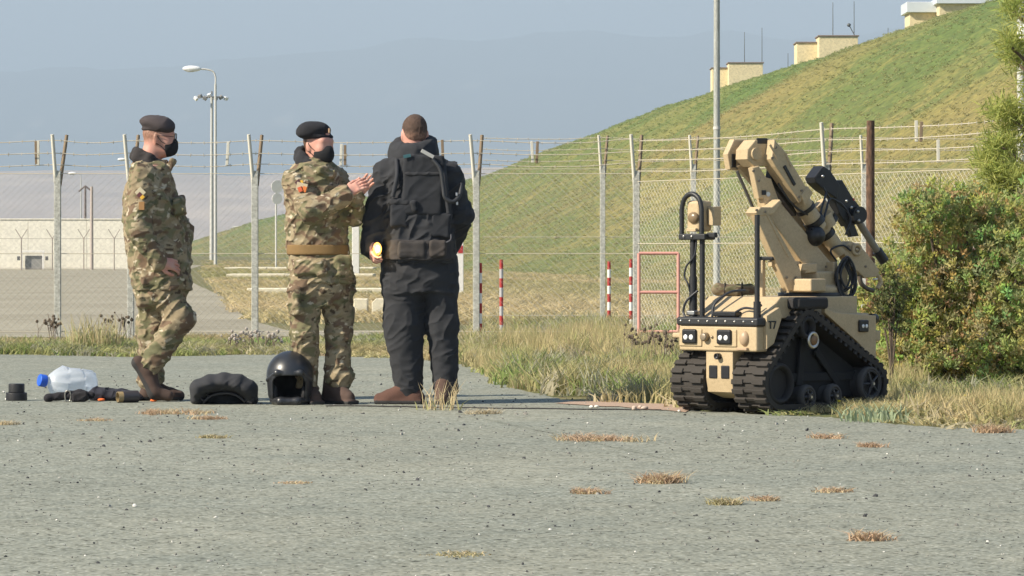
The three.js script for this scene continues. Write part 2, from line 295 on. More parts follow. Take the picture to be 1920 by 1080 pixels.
const skinTone = (ruddy = 1) => (x, y, z) => { const n = fbm(x * 30, y * 30, z * 30 + 3, 2); return [0.55 * (1 + 0.08 * n), 0.28 - 0.04 * n * ruddy, 0.215 - 0.04 * n * ruddy]; };
// a hand: palm and five fingers. o wrist, d direction of the fingers, n out of the back of the hand, side: +1 thumb to the d x n side
function hand(o, d, n, thumbSide, curl, size = 1, spread = 0.12) {
  d = V(...d).normalize(); n = V(...n); n.addScaledVector(d, -n.dot(d)).normalize(); const s = d.clone().cross(n).multiplyScalar(thumbSide), O = V(...o), out = [];
  const P = (a, b, c) => { const p = O.clone().addScaledVector(d, a * size).addScaledVector(s, b * size).addScaledVector(n, c * size); return [p.x, p.y, p.z]; };
  out.push(capsule(P(-0.03, 0, 0), P(0.03, 0.005, 0), 0.027 * size, 0.03 * size, 0.02));
  for (const b of [-0.026, 0, 0.024]) out.push(capsule(P(0.025, b * 0.8, 0), P(0.082, b, 0), 0.017 * size, 0.0145 * size, 0.02));
  [[0.03, 0.07], [0.011, 0.08], [-0.009, 0.075], [-0.028, 0.058]].forEach(([b, len], i) => {
    let a = 0.088, c = 0, ang = curl * 0.5, bb = b; const seg = [0.45, 0.32, 0.25]; let p = P(a, bb, c);
    seg.forEach((q, j) => { const l = len * q; a += Math.cos(ang) * l; c -= Math.sin(ang) * l; bb += l * spread * (b / 0.03); const e = P(a, bb, c); out.push(capsule(p, e, (0.0098 - 0.0008 * j) * size, (0.0092 - 0.0009 * j) * size, 0.004)); p = e; ang += curl * 0.55 + i * 0.04; });
  });
  const t0 = P(0.015, 0.026, -0.004), t1 = P(0.05, 0.052, -0.014), t2 = P(0.078, 0.058, -0.022), t3 = P(0.1, 0.056, -0.03);
  out.push(capsule(t0, t1, 0.0145 * size, 0.012 * size, 0.012), capsule(t1, t2, 0.0115 * size, 0.0105 * size, 0.004), capsule(t2, t3, 0.0105 * size, 0.0085 * size, 0.004));
  return out;
}
// a head at c looking along yaw (0 = +x, towards +z with a negative turn); scale 1 = 0.245 m chin to crown
function headPrims(c, yaw, pitch = 0) {
  const q = new THREE.Matrix4().makeRotationFromEuler(new THREE.Euler(0, yaw, pitch, 'YXZ'));
  const P = (x, y, z) => { const p = V(x, y, z).applyMatrix4(q); return [p.x + c[0], p.y + c[1], p.z + c[2]]; };
  const E = (x, y, z, r, k) => ellipsoid(P(x, y, z), r, [0, yaw, pitch], k);
  const out = [E(-0.012, 0.03, 0, [0.094, 0.088, 0.074]), E(0.022, -0.02, 0, [0.062, 0.09, 0.06], 0.04), E(0.04, -0.075, 0, [0.042, 0.036, 0.043], 0.04)];
  out.push(capsule(P(0.078, 0.012, 0), P(0.1, -0.028, 0), 0.009, 0.0145, 0.018));               // nose
  out.push(capsule(P(0.07, 0.03, -0.035), P(0.07, 0.03, 0.035), 0.014, 0.014, 0.025));           // brow
  for (const s of [-1, 1]) { out.push(E(0.068, 0.008, s * 0.031, [0.013, 0.012, 0.014], 0.006)); out.push(E(0.058, -0.022, s * 0.036, [0.024, 0.022, 0.022], 0.03)); out.push(ellipsoid(P(-0.01, -0.008, s * 0.074), [0.019, 0.033, 0.01], [0, yaw + s * 0.35, pitch + 0.15], 0.008)); }
  out.push(capsule(P(0.076, -0.058, -0.018), P(0.076, -0.058, 0.018), 0.009, 0.009, 0.012));     // lips
  return { prims: out, P, q };
}
const tone = (a, b, t) => a.map((v, i) => mix(v, b[i], t));
const boot = (heel, ball, toe, ankle, top, z, r = 1) => [
  capsule([...heel, z], [...ball, z], 0.036 * r, 0.043 * r), capsule([...ball, z], [...toe, z], 0.043 * r, 0.034 * r), capsule([...heel, z], [...ankle, z], 0.04 * r, 0.048 * r), capsule([...ankle, z], [...ball, z], 0.046 * r, 0.036 * r), capsule([...ankle, z], [...top, z], 0.05 * r, 0.056 * r)];
const bootTone = plain(0.078, 0.05, 0.04, 0.4, 4), soleTone = plain(0.035, 0.034, 0.034, 0.3, 2);

function person(label, px, py) { const p = thing('person', label, 'person', onGround(px, py)); p.userData.scale = F / dist(py); return p; }

// ---------------------------------------------------------------- man standing side-on with one heel raised
{
  const S = F / dist(752), X = p => (p - 295) / S, Y = p => (752 - p) / S;
  const g = person('person in camouflage uniform and brown beret standing side-on with one heel raised', 295, 752);
  const rows = [[300, 249, 315, .105], [312, 247, 319, .17], [332, 242, 323, .2], [360, 234, 329, .205], [400, 230, 337, .195], [440, 233, 346, .19], [480, 239, 352, .19], [512, 244, 357, .195], [543, 251, 360, .2]];
  const torso = loft(rows.map(([y, a, b, rz]) => [Y(y), X((a + b) / 2), 0, (b - a) / 2 / S, rz]));
  const armN = [[X(272), Y(326), .165], [X(266), Y(430), .235], [X(304), Y(491), .215]], armF = [[X(292), Y(330), -.17], [X(332), Y(432), -.235], [X(339), Y(486), -.14]];
  const jacket = [torso, capsule(armN[0], armN[1], .082, .074, .02), capsule(armN[1], armN[2], .074, .056, .02), capsule(armF[0], armF[1], .08, .07, .02), capsule(armF[1], armF[2], .072, .058, .04)];
  jacket.push(block([X(338), Y(386), .09], [.035, .06, .06], .02, [0, 0, .15], .006), block([X(292), Y(522), .18], [.075, .05, .03], .02, [0, 0, -.1], .006));
  jacket.push(block([X(322), Y(309), .02], [.02, .038, .07], .012, [0, 0, -.45], .006));
  mesh('jacket', sculpt(jacket, { cell: .0066, k: .03, fold: creases(.013, 2.1), color: camo(3.1) }), clothMat, g);
  const legF = [[X(285), Y(545), -.085], [X(284), Y(625), -.085], [X(280), Y(712), -.085]], legN = [[X(305), Y(545), .085], [X(342), Y(596), .1], [X(287), Y(682), .1]];
  mesh('trousers', sculpt([loft([[Y(515), X(303), 0, .165, .17], [Y(545), X(303), 0, .165, .165], [Y(570), X(300), 0, .13, .14]]), capsule(legF[0], legF[1], .105, .098, .05), capsule(legF[1], legF[2], .098, .08, .04), capsule(legN[0], legN[1], .105, .088, .05), capsule(legN[1], legN[2], .086, .072, .04), block([X(287), Y(556), .12], [.075, .06, .04], .02, [0, 0, -.1], .006)], { cell: .0066, fold: creases(.015, 5.4), color: camo(7.7) }), clothMat, g);
  const bn = boot([X(262), Y(679)], [X(293), Y(734)], [X(318), Y(741)], [X(282), Y(690)], [X(296), Y(672)], .1, 1), bf = boot([X(271), Y(741)], [X(318), Y(742)], [X(334), Y(743)], [X(280), Y(722)], [X(281), Y(695)], -.085, 1);
  const clip = (x, y) => -y;
  mesh('boot', sculpt(bn, { cell: .006, k: .02, cut: clip, color: (x, y, z) => ((x - X(262)) * .87 + (y - Y(679)) * .49 < -.012 ? soleTone : bootTone)(x, y, z) }), clothMat, g);
  mesh('boot', sculpt(bf, { cell: .006, k: .02, cut: clip, color: (x, y, z) => (y < .022 ? soleTone : bootTone)(x, y, z) }), clothMat, g);
  // head, looking right
  const C = [X(299), Y(259), .0], h = headPrims(C, -.02, -.06), sk = skinTone();
  const hair = [.16, .085, .05];
  const headGeo = sculpt([...h.prims, capsule([X(289), Y(272), 0], [X(279), Y(306), 0], .06, .066, .03)], { cell: .0045, k: .02, color: (x, y, z) => { const s = sk(x, y, z), t = smooth(X(308), X(292), x) * smooth(Y(274), Y(256), y) * (0.75 + .35 * noise(x * 160, y * 160, z * 160)); return tone(s, hair, clamp(t)); } });
  const hN = hand([X(304), Y(492), .215], [.78, -.12, -.3], [.05, .5, 1], 1, .75), hF = hand([X(337), Y(489), -.13], [-.1, -1, .45], [.9, 0, .1], -1, .9);
  const handGeo = sculpt([...hN], { cell: .0035, k: .008, color: skinTone(1.4), pad: .01 }), handGeo2 = sculpt([...hF], { cell: .0035, k: .008, color: skinTone(1.4), pad: .01 });
  const trunk = sculpt([loft([[Y(310), X(283), 0, .1, .16], [Y(420), X(287), 0, .11, .14], [Y(540), X(303), 0, .11, .13]]), capsule([X(279), Y(306), 0], [X(283), Y(330), 0], .06, .08), ...[armN, armF].flatMap(a => [capsule(a[0], a[1], .05, .045), capsule(a[1], a[2], .042, .03)]), ...[legF, legN].flatMap(a => [capsule(a[0], a[1], .075, .06), capsule(a[1], a[2], .055, .04)])], { cell: .016, color: sk });
  mesh('body', [trunk, headGeo, handGeo, handGeo2], skinMat, g);
  // padded black collar, standing at the back of the neck
  mesh('collar', sculpt([[247, 283, 0], [254, 287, .065], [275, 297, .095], [295, 309, .075], [304, 316, 0], [295, 309, -.075], [275, 297, -.095], [254, 287, -.065]].map((p, i, A) => { const q = A[(i + 1) % 8]; return capsule([X(p[0] + 8), Y(p[1] - 1), p[2]], [X(q[0] + 8), Y(q[1] - 1), q[2]], .022, .022); }).concat([[247, 283, 0], [254, 287, .065], [275, 297, .095], [295, 309, .075], [304, 316, 0], [295, 309, -.075], [275, 297, -.095], [254, 287, -.065]].map((p, i, A) => { const q = A[(i + 1) % 8]; return capsule([X(p[0] + 5), Y(p[1] + 11), p[2] * 1.06], [X(q[0] + 5), Y(q[1] + 11), q[2] * 1.06], .028, .028); })), { cell: .006, k: .02, fold: creases(.005, 2), color: plain(.03, .026, .026) }), clothMat, g);
  mesh('beret', sculpt([ellipsoid([X(294), Y(231), 0], [.108, .05, .1], [0, 0, -.12]), ellipsoid([X(308), Y(237), .055], [.07, .036, .055], [.3, 0, -.25], .04), ellipsoid([X(296), Y(243), 0], [.103, .022, .083], [0, 0, -.04], .02)], { cell: .0055, k: .02, fold: creases(.004, 9), color: plain(.052, .042, .044, .2) }), clothMat, g);
  const mk = h.P(.058, -.055, 0);
  const mask = mesh('face_mask', sculpt([ellipsoid(h.P(.044, -.052, 0), [.071, .064, .064], [0, 0, -.06]), capsule(h.P(.094, -.02, 0), h.P(.088, -.07, 0), .017, .02, .03)], { cell: .005, k: .03, cut: (x, y, z) => X(310) - x - (y - Y(275)) * .1, color: plain(.012, .012, .014) }), clothMat, g);
  mesh('ear_loop', [tube([V(...h.P(.045, -.035, .07)), V(...h.P(.02, -.02, .078)), V(...h.P(-.006, .012, .083))], .0022, 10, 5), tube([V(...h.P(.045, -.075, .056)), V(...h.P(.02, -.05, .072)), V(...h.P(-.01, -.035, .082))], .0022, 10, 5)], std(.012, .012, .014), mask);
  const gl = mesh('glasses', [tube([V(...h.P(.092, .012, .052)), V(...h.P(.05, .014, .078)), V(...h.P(-.005, .012, .082))], .002, 12, 5), tube([[.1, .03, .008], [.1, .03, .05], [.1, -.01, .052], [.102, -.014, .03], [.102, -.01, .008]].map(p => V(...h.P(...p))), .002, 24, 5, true), tube([[.1, .03, -.008], [.1, .03, -.05], [.1, -.01, -.052], [.102, -.01, -.008]].map(p => V(...h.P(...p))), .002, 24, 5, true)], std(.02, .018, .018, .4), g);
  // unit patch on the sleeve: pale diamond with a dark and yellow square
  const pt = (w, hh, x, y, dz, c, r = 0) => mesh('patch', box(w, hh, .012, X(x), Y(y), frontOf(jacket, X(x), Y(y)) + dz, .001, [0, -.1, r]), std(...c), g);
  pt(.05, .05, 271, 362, .006, [.5, .44, .3], .78); pt(.028, .028, 270, 367, .0105, [.1, .03, .035], .78); pt(.026, .02, 275, 371, .0135, [.62, .36, .04], .78); pt(.034, .05, 274, 387, .008, [.3, .16, .06]);
}
// ---------------------------------------------------------------- man talking with his hands
{
  const S = F / dist(757), X = p => (p - 610) / S, Y = p => (757 - p) / S;
  const g = person('person in camouflage uniform and black beret gesturing with both hands', 610, 757);
  const rows = [[298, 562, 618, .1], [314, 548, 630, .15], [338, 537, 640, .175], [370, 534, 645, .18], [405, 535, 649, .175], [440, 538, 652, .17], [468, 540, 652, .16], [500, 541, 660, .175], [530, 543, 667, .185]];
  const torso = loft(rows.map(([y, a, b, rz]) => [Y(y), X((a + b) / 2), 0, (b - a) / 2 / S, rz]));
  const armN = [[X(556), Y(340), .1], [X(588), Y(398), .235], [X(650), Y(366), .235]], armF = [[X(628), Y(338), -.05], [X(662), Y(402), .03], [X(668), Y(372), .12]];
  const jacket = [torso, capsule(armN[0], armN[1], .082, .074, .02), capsule(armN[1], armN[2], .073, .056, .015), capsule(armF[0], armF[1], .078, .068, .02), capsule(armF[1], armF[2], .066, .054, .04)];
  jacket.push(block([X(585), Y(500), .15], [.1, .05, .05], .02, [0, -.3, 0], .006), block([X(570), Y(356), .17], [.05, .06, .03], .02, [0, -.3, .1], .006), block([X(612), Y(325), .12], [.07, .03, .05], .02, [0, .5, -.35], .006), block([X(640), Y(500), .12], [.05, .06, .06], .02, [0, .5, 0], .006));
  mesh('jacket', sculpt(jacket, { cell: .0066, k: .03, fold: creases(.016, 12.3), color: camo(13.1) }), clothMat, g);
  mesh('belt', sculpt([loft([[Y(459), X(596), 0, .19, .172], [Y(478), X(597), 0, .192, .176]])], { cell: .007, color: plain(.2, .125, .05, .2) }), clothMat, g);
  const legN = [[X(574), Y(538), .06], [X(571), Y(622), .07], [X(578), Y(728), .0]], legF = [[X(633), Y(538), -.03], [X(635), Y(625), .0], [X(634), Y(712), -.02]];
  mesh('trousers', sculpt([loft([[Y(510), X(604), 0, .18, .165], [Y(545), X(604), 0, .185, .16], [Y(572), X(603), 0, .15, .13]]), capsule(legN[0], legN[1], .106, .08, .04), capsule(legN[1], legN[2], .08, .062, .02), capsule(legF[0], legF[1], .106, .08, .03), capsule(legF[1], legF[2], .078, .078, .02), block([X(557), Y(565), .15], [.045, .085, .04], .02, [0, -.5, .1], .006), ellipsoid([X(634), Y(705), -.02], [.09, .035, .09], [0, 0, 0], .03)], { cell: .0066, fold: creases(.017, 15.4), color: camo(17.7) }), clothMat, g);
  const clip = (x, y) => -y, bt = (x, z, yaw, s) => { const c = Math.cos(yaw), n = -Math.sin(yaw), P = (a, y) => [x + c * a, y, z + n * a]; return [block(P(.035, .012), [.14, .012, .047], .008, [0, yaw, 0], .004), block(P(-.06, .01), [.04, .01, .045], .006, [0, yaw, 0], .004), capsule(P(-.07, .045), P(.09, .045), .036, .042), capsule(P(.09, .046), P(.13, .042), .043, .036), capsule(P(-.06, .05), P(-.03, .14), .046, .056), capsule(P(-.01, .1), P(.09, .045), .05, .044)]; };
  const sole = (x, y, z) => (y < .02 ? soleTone : bootTone)(x, y, z);
  mesh('boot', sculpt(bt(X(629), -.01, -.85), { cell: .006, k: .02, cut: clip, color: sole }), clothMat, g);
  mesh('boot', sculpt(bt(X(577), .0, -1.15), { cell: .006, k: .02, cut: clip, color: sole }), clothMat, g);
  const C = [X(597), Y(273), .02], h = headPrims(C, -.72, -.05), sk = skinTone();
  const headGeo = sculpt([...h.prims, capsule([X(592), Y(292), .005], [X(586), Y(318), 0], .06, .07, .03)], { cell: .0045, k: .02, color: (x, y, z) => { const s = sk(x, y, z), p = V(x - C[0], y - C[1], z - C[2]).applyMatrix4(h.q.clone().transpose()); return tone(s, [.1, .055, .035], clamp(smooth(-.01, -.04, p.x) * smooth(-.06, -.01, p.y) + smooth(.035, .04, p.y) * smooth(.02, 0, p.x))); } });
  const hN = hand([X(652), Y(364), .235], [.9, .55, .0], [-.3, .35, 1], -1, .4, .93, .1), hF = hand([X(668), Y(366), .115], [.75, .8, .1], [.2, .3, -1], 1, .35, .93, .1);
  const hg = [hN, hF].map(p => sculpt(p, { cell: .0035, k: .008, color: skinTone(1.6), pad: .01 }));
  const trunk = sculpt([loft([[Y(312), X(588), 0, .1, .12], [Y(420), X(592), 0, .13, .11], [Y(535), X(604), 0, .13, .12]]), capsule([X(586), Y(318), 0], [X(588), Y(335), 0], .065, .08), ...[armN, armF].flatMap(a => [capsule(a[0], a[1], .05, .045), capsule(a[1], a[2], .042, .03)]), ...[legN, legF].flatMap(a => [capsule(a[0], a[1], .075, .06), capsule(a[1], a[2], .055, .04)])], { cell: .016, color: sk });
  mesh('body', [trunk, headGeo, ...hg], skinMat, g);
  const ring = []; for (let i = 0; i < 10; i++) { const a = i / 10 * 6.283, c = Math.cos(a), s = Math.sin(a); ring.push([X(589) + .088 * c, Y(300) - .056 * c - .03 * s, .085 * s]); }
  mesh('collar', sculpt(ring.flatMap((p, i) => { const q = ring[(i + 1) % 10]; return [capsule(p, q, .021, .021), capsule([p[0] * 1.04, p[1] - .036, p[2] * 1.06], [q[0] * 1.04, q[1] - .036, q[2] * 1.06], .027, .027)]; }), { cell: .006, k: .03, fold: creases(.004, 3), color: plain(.022, .022, .026) }), clothMat, g);
  mesh('beret', sculpt([ellipsoid([X(590), Y(243), .015], [.1, .048, .1], [0, 0, -.05]), ellipsoid([X(575), Y(248), .055], [.06, .036, .06], [.2, 0, .2], .04), ellipsoid([X(595), Y(256), .02], [.097, .024, .085], [0, -.4, -.05], .02)], { cell: .0055, k: .02, fold: creases(.004, 19), color: plain(.014, .014, .018, .2) }), clothMat, g);
  mesh('cap_badge', box(.012, .03, .02, h.P(.088, .092, .0)[0], h.P(.088, .092, 0)[1], h.P(.088, .092, 0)[2], .004), std(.5, .32, .2, .4, { metalness: .3 }), g);
  const mask = mesh('face_mask', sculpt([ellipsoid(h.P(.042, -.052, 0), [.072, .066, .066], [0, -.72, -.05]), capsule(h.P(.094, -.02, 0), h.P(.088, -.07, 0), .017, .02, .03)], { cell: .005, k: .03, cut: (x, y, z) => { const p = V(x - C[0], y - C[1], z - C[2]).applyMatrix4(h.q.clone().transpose()); return .022 - p.x; }, color: plain(.012, .012, .014) }), clothMat, g);
  mesh('ear_loop', [tube([V(...h.P(.035, -.03, .069)), V(...h.P(.01, -.01, .078)), V(...h.P(-.008, .015, .083))], .0022, 10, 5), tube([V(...h.P(.035, -.08, .056)), V(...h.P(.012, -.05, .07)), V(...h.P(-.012, -.035, .081))], .0022, 10, 5)], std(.012, .012, .014), mask);
  for (const s of [-1, 1]) mesh('eyebrow', tube([V(...h.P(.082, .036, s * .014)), V(...h.P(.08, .04, s * .032)), V(...h.P(.066, .034, s * .05))], .0048, 10, 6), std(.06, .035, .025), g);
  for (const s of [-1, 1]) mesh('eye', new THREE.SphereGeometry(.009, 12, 8).translate(...h.P(.074, .01, s * .031)), std(.1, .07, .06, .3), g);
  const pt = (w, hh, x, y, z, c, r = 0) => mesh('patch', box(w, hh, .012, X(x), Y(y), frontOf(jacket, X(x), Y(y)) + z, .001, [.1, -.35, r]), std(...c), g);
  pt(.07, .05, 570, 352, .006, [.42, .36, .25], -.2); pt(.03, .03, 563, 344, .0105, [.06, .02, .03], .7); pt(.03, .022, 568, 343, .012, [.62, .36, .04], .2); pt(.026, .034, 575, 356, .0105, [.55, .16, .04], -.3); pt(.026, .03, 567, 356, .011, [.5, .1, .04], .4);
}
// ---------------------------------------------------------------- man in the padded suit, seen from behind
{
  const S = F / dist(757), X = p => (p - 785) / S, Y = p => (757 - p) / S;
  const g = person('person in padded black suit and thick collar seen from behind holding a lit lamp', 785, 757);
  const suit = plain(.026, .0275, .032, .25), vest = plain(.02, .022, .027, .2, 5);
  const rows = [[286, 742, 812, .12], [304, 722, 838, .15], [335, 716, 850, .175], [380, 720, 848, .18], [430, 718, 850, .185], [470, 718, 852, .185], [492, 719, 853, .18]];
  const torso = loft(rows.map(([y, a, b, rz]) => [Y(y), X((a + b) / 2), 0, (b - a) / 2 / S, rz]), undefined, 2.6);
  const armL = [[X(728), Y(322), .02], [X(706), Y(410), .02], [X(698), Y(464), .08]], armR = [[X(842), Y(328), .02], [X(861), Y(405), -.01], [X(842), Y(462), -.16]];
  mesh('padded_jacket', sculpt([torso, capsule(armL[0], armL[1], .088, .08, .018), capsule(armL[1], armL[2], .08, .066, .018), capsule(armR[0], armR[1], .084, .08, .018), capsule(armR[1], armR[2], .082, .064, .04)], { cell: .0066, fold: creases(.014, 22.3, 5, 9), color: suit }), clothMat, g);
  const legL = [[X(757), Y(500), .0], [X(757), Y(610), .02], [X(767), Y(727), .02]], legR = [[X(822), Y(500), 0], [X(830), Y(610), .02], [X(836), Y(728), .02]];
  mesh('padded_trousers', sculpt([loft([[Y(480), X(787), 0, .215, .165], [Y(520), X(787), 0, .22, .17], [Y(548), X(788), 0, .215, .16]]), capsule(legL[0], legL[1], .128, .122, .05), capsule(legL[1], legL[2], .12, .085, .03), capsule(legR[0], legR[1], .112, .096, .03), capsule(legR[1], legR[2], .096, .075, .03)], { cell: .0066, k: .025, fold: creases(.0095, 25.4, 5, 9), color: suit, cut: (x, y) => .03 - y }), clothMat, g);
  const waist = mesh('waist_band', sculpt([loft([[Y(450), X(786), 0, .222, .198], [Y(487), X(786), 0, .225, .2]], undefined, 2.6)], { cell: .008, fold: creases(.007, 4), color: plain(.04, .036, .036) }), clothMat, g);
  const clip = (x, y) => -y, shoe = (x, z, dx, dz, col) => sculpt([block([x + dx * .04, .012, z + dz * .04], [.145, .012, .048], .008, [0, Math.atan2(-dz, dx), 0], .004), capsule([x - dx * .08, .036, z - dz * .08], [x + dx * .1, .038, z + dz * .1], .042, .044), capsule([x + dx * .1, .038, z + dz * .1], [x + dx * .16, .032, z + dz * .16], .044, .034), capsule([x - dx * .06, .05, z - dz * .06], [x - dx * .02, .12, z - dz * .02], .046, .05), capsule([x, .09, z], [x + dx * .09, .045, z + dz * .09], .05, .042)], { cell: .006, k: .02, cut: clip, color: (a, b, c) => (b < .022 ? soleTone : col)(a, b, c) });
  mesh('shoe', shoe(X(760), .04, -.98, -.1, plain(.1, .05, .037, .4)), clothMat, g);
  mesh('shoe', shoe(X(832), .04, .1, -1, plain(.1, .06, .045, .3)), clothMat, g);
  // head from behind
  const C = [X(777), Y(252), -.02], h = headPrims(C, 1.75, -.05), sk = skinTone();
  const headGeo = sculpt([...h.prims, capsule([X(777), Y(262), 0], [X(777), Y(300), 0], .062, .075, .03)], { cell: .0045, k: .02, color: sk });
  const hL = hand([X(699), Y(458), .1], [.0, -.8, .5], [-1, 0, .1], -1, 1.1, .95), hR = hand([X(843), Y(466), -.18], [-.4, -.5, -.6], [.6, .3, .3], 1, .5);
  const hg = [hL, hR].map(p => sculpt(p, { cell: .0035, k: .008, color: skinTone(1.4), pad: .01 }));
  const trunk = sculpt([loft([[Y(306), X(780), 0, .14, .1], [Y(420), X(785), 0, .14, .11], [Y(500), X(787), 0, .14, .12]]), capsule([X(777), Y(300), 0], [X(780), Y(320), 0], .07, .09), ...[armL, armR].flatMap(a => [capsule(a[0], a[1], .05, .045), capsule(a[1], a[2], .042, .03)]), ...[legL, legR].flatMap(a => [capsule(a[0], a[1], .08, .06), capsule(a[1], a[2], .055, .04)])], { cell: .016, color: sk });
  mesh('body', [trunk, headGeo, ...hg], skinMat, g);
  mesh('hair', sculpt([ellipsoid(h.P(-.014, .038, 0), [.095, .085, .0755], [0, 1.75, -.05]), ellipsoid(h.P(-.055, -.002, 0), [.046, .055, .06], [0, 1.75, -.05], .03)], { cell: .0045, fold: (x, y, z) => .002 * noise(x * 280, y * 110, z * 280) + .002 * noise(x * 90, y * 60, z * 90), cut: (x, y, z) => { const p = V(x - C[0], y - C[1], z - C[2]).applyMatrix4(h.q.clone().transpose()); return Math.max(p.x - .03 - .6 * Math.max(0, p.y), -.045 - p.y); }, color: (x, y, z) => { const v = 1 + .35 * noise(x * 220, y * 60, z * 220); const f = smooth(C[1] - .02, C[1] + .03, y + .012 * noise(x * 120, y * 120, z * 120)); return [mix(.22, .072, f) * v, mix(.125, .045, f) * v, mix(.09, .033, f) * v]; } }), clothMat, g);
  const ring = []; for (let i = 0; i < 12; i++) { const a = i / 12 * 6.283, c = Math.cos(a), s = Math.sin(a); ring.push([X(776) + .1 * c, Y(273) + .01 * c - .03 * s, .095 * s - .005]); }
  mesh('padded_collar', sculpt(ring.flatMap((p, i) => { const q = ring[(i + 1) % 12]; return [capsule(p, q, .038, .038), capsule([p[0] * 1.08, p[1] - .05, p[2] * 1.08], [q[0] * 1.08, q[1] - .05, q[2] * 1.08], .042, .042)]; }), { cell: .007, k: .03, fold: creases(.007, 33), color: suit }), clothMat, g);
  // what is worn on the back
  const zb = .156, pad = (n, x0, x1, y0, y1, z, t, c, r = 0, parent = g) => mesh(n, sculpt([block([X((x0 + x1) / 2), Y((y0 + y1) / 2), z], [(x1 - x0) / 2 / S, (y1 - y0) / 2 / S, t], .018, [0, 0, r])], { cell: .007, fold: creases(.006, x0 * .1), color: c }), clothMat, parent);
  const bp = pad('back_panel', 756, 832, 292, 404, zb, .034, vest, -.05);
  pad('pocket_flap', 758, 830, 322, 332, zb + .03, .012, suit, 0, bp);
  pad('pouch', 733, 767, 380, 426, zb + .012, .022, vest, -.04); pad('pouch_flap', 731, 770, 372, 386, zb + .013, .026, suit, -.04);
  pad('pouch', 772, 784, 376, 398, zb + .035, .022, vest, .15);
  pad('hip_pouch', 808, 846, 398, 446, zb + .004, .024, vest, -.12);
  pad('waist_pouch', 748, 800, 452, 484, zb + .034, .022, plain(.045, .04, .038), 0); pad('waist_pouch', 806, 838, 450, 482, zb + .034, .022, plain(.05, .042, .038), 0);
  mesh('shoulder_strap', tube([V(X(745), Y(300), .13), V(X(746), Y(330), zb + .02), V(X(738), Y(370), zb + .03)], .014, 20, 8), std(.024, .026, .032), g);
  mesh('shoulder_strap', tube([V(X(832), Y(300), .13), V(X(834), Y(330), zb + .015), V(X(842), Y(400), zb + .01)], .016, 20, 8), std(.024, .026, .032), g);
  const hose = mesh('air_hose', tube([[812, 300, .2], [826, 318, .21], [832, 350, .215], [836, 372, .22], [850, 379, .215], [862, 368, .19], [866, 345, .15]].map(p => V(X(p[0]), Y(p[1]), p[2])), .0125, 60, 10), std(.024, .026, .03, .6), g);
  mesh('light_tape', box(.085, .022, .006, X(803), Y(290), .215, .002, [0, .1, -.5]), std(.42, .42, .4), g);
  mesh('teal_tag', box(.045, .02, .004, X(765), Y(294), .2, .001, [0, 0, .2]), std(.03, .1, .12), g);
  for (const [x, y] of [[857, 365], [858, 382]]) mesh('buckle', box(.012, .02, .006, X(x), Y(y), .205, .002), std(.5, .5, .5, .3, { metalness: .8 }), g);
  mesh('pull_cord', tube([V(X(838), Y(455), .205), V(X(846), Y(450), .21), V(X(847), Y(440), .2)], .006, 14, 6), std(.06, .06, .07), g);
}
// ---------------------------------------------------------------- the lit hand lamp
{
  const S = F / dist(757), o = onGround(785, 757), X = p => (p - 785) / S, Y = p => (757 - p) / S;
  const L = thing('hand_lamp', 'small lit lamp held low in the hand of the man in black', 'lamp', V(o.x + X(709), o.y + Y(467), o.z + .15));
  mesh('housing', [lathe([[0, -.055], [.02, -.055], [.022, -.03], [.03, 0], [.031, .018], [.028, .018]], 20).rotateX(Math.PI / 2), bar(V(0, .028, 0), V(0, .05, .005), .007)], std(.03, .03, .03, .5), L);
  const lens = new THREE.Mesh(new THREE.SphereGeometry(.018, 20, 12).scale(.85, 1.3, .35).translate(0, 0, .02), new THREE.MeshStandardMaterial({ color: 0xffffff, emissive: new THREE.Color(1, .8, .4), emissiveIntensity: 1.7 }));
  const rim = new THREE.Mesh(new THREE.TorusGeometry(.025, .007, 10, 28).scale(.85, 1.3, 1).translate(0, 0, .018), new THREE.MeshStandardMaterial({ color: 0xffb060, emissive: new THREE.Color(1, .5, .1), emissiveIntensity: .55 })); rim.name = 'lamp_halo_ring'; L.add(rim);  // glowing ring added to imitate the orange halo round the lens
  lens.name = 'lamp_lens'; L.add(lens);
  const pl = new THREE.PointLight(new THREE.Color(1, .72, .35), .03, 0, 2); pl.position.set(0, 0, .06); pl.castShadow = true; pl.name = 'lamp_glow'; L.add(pl);
}

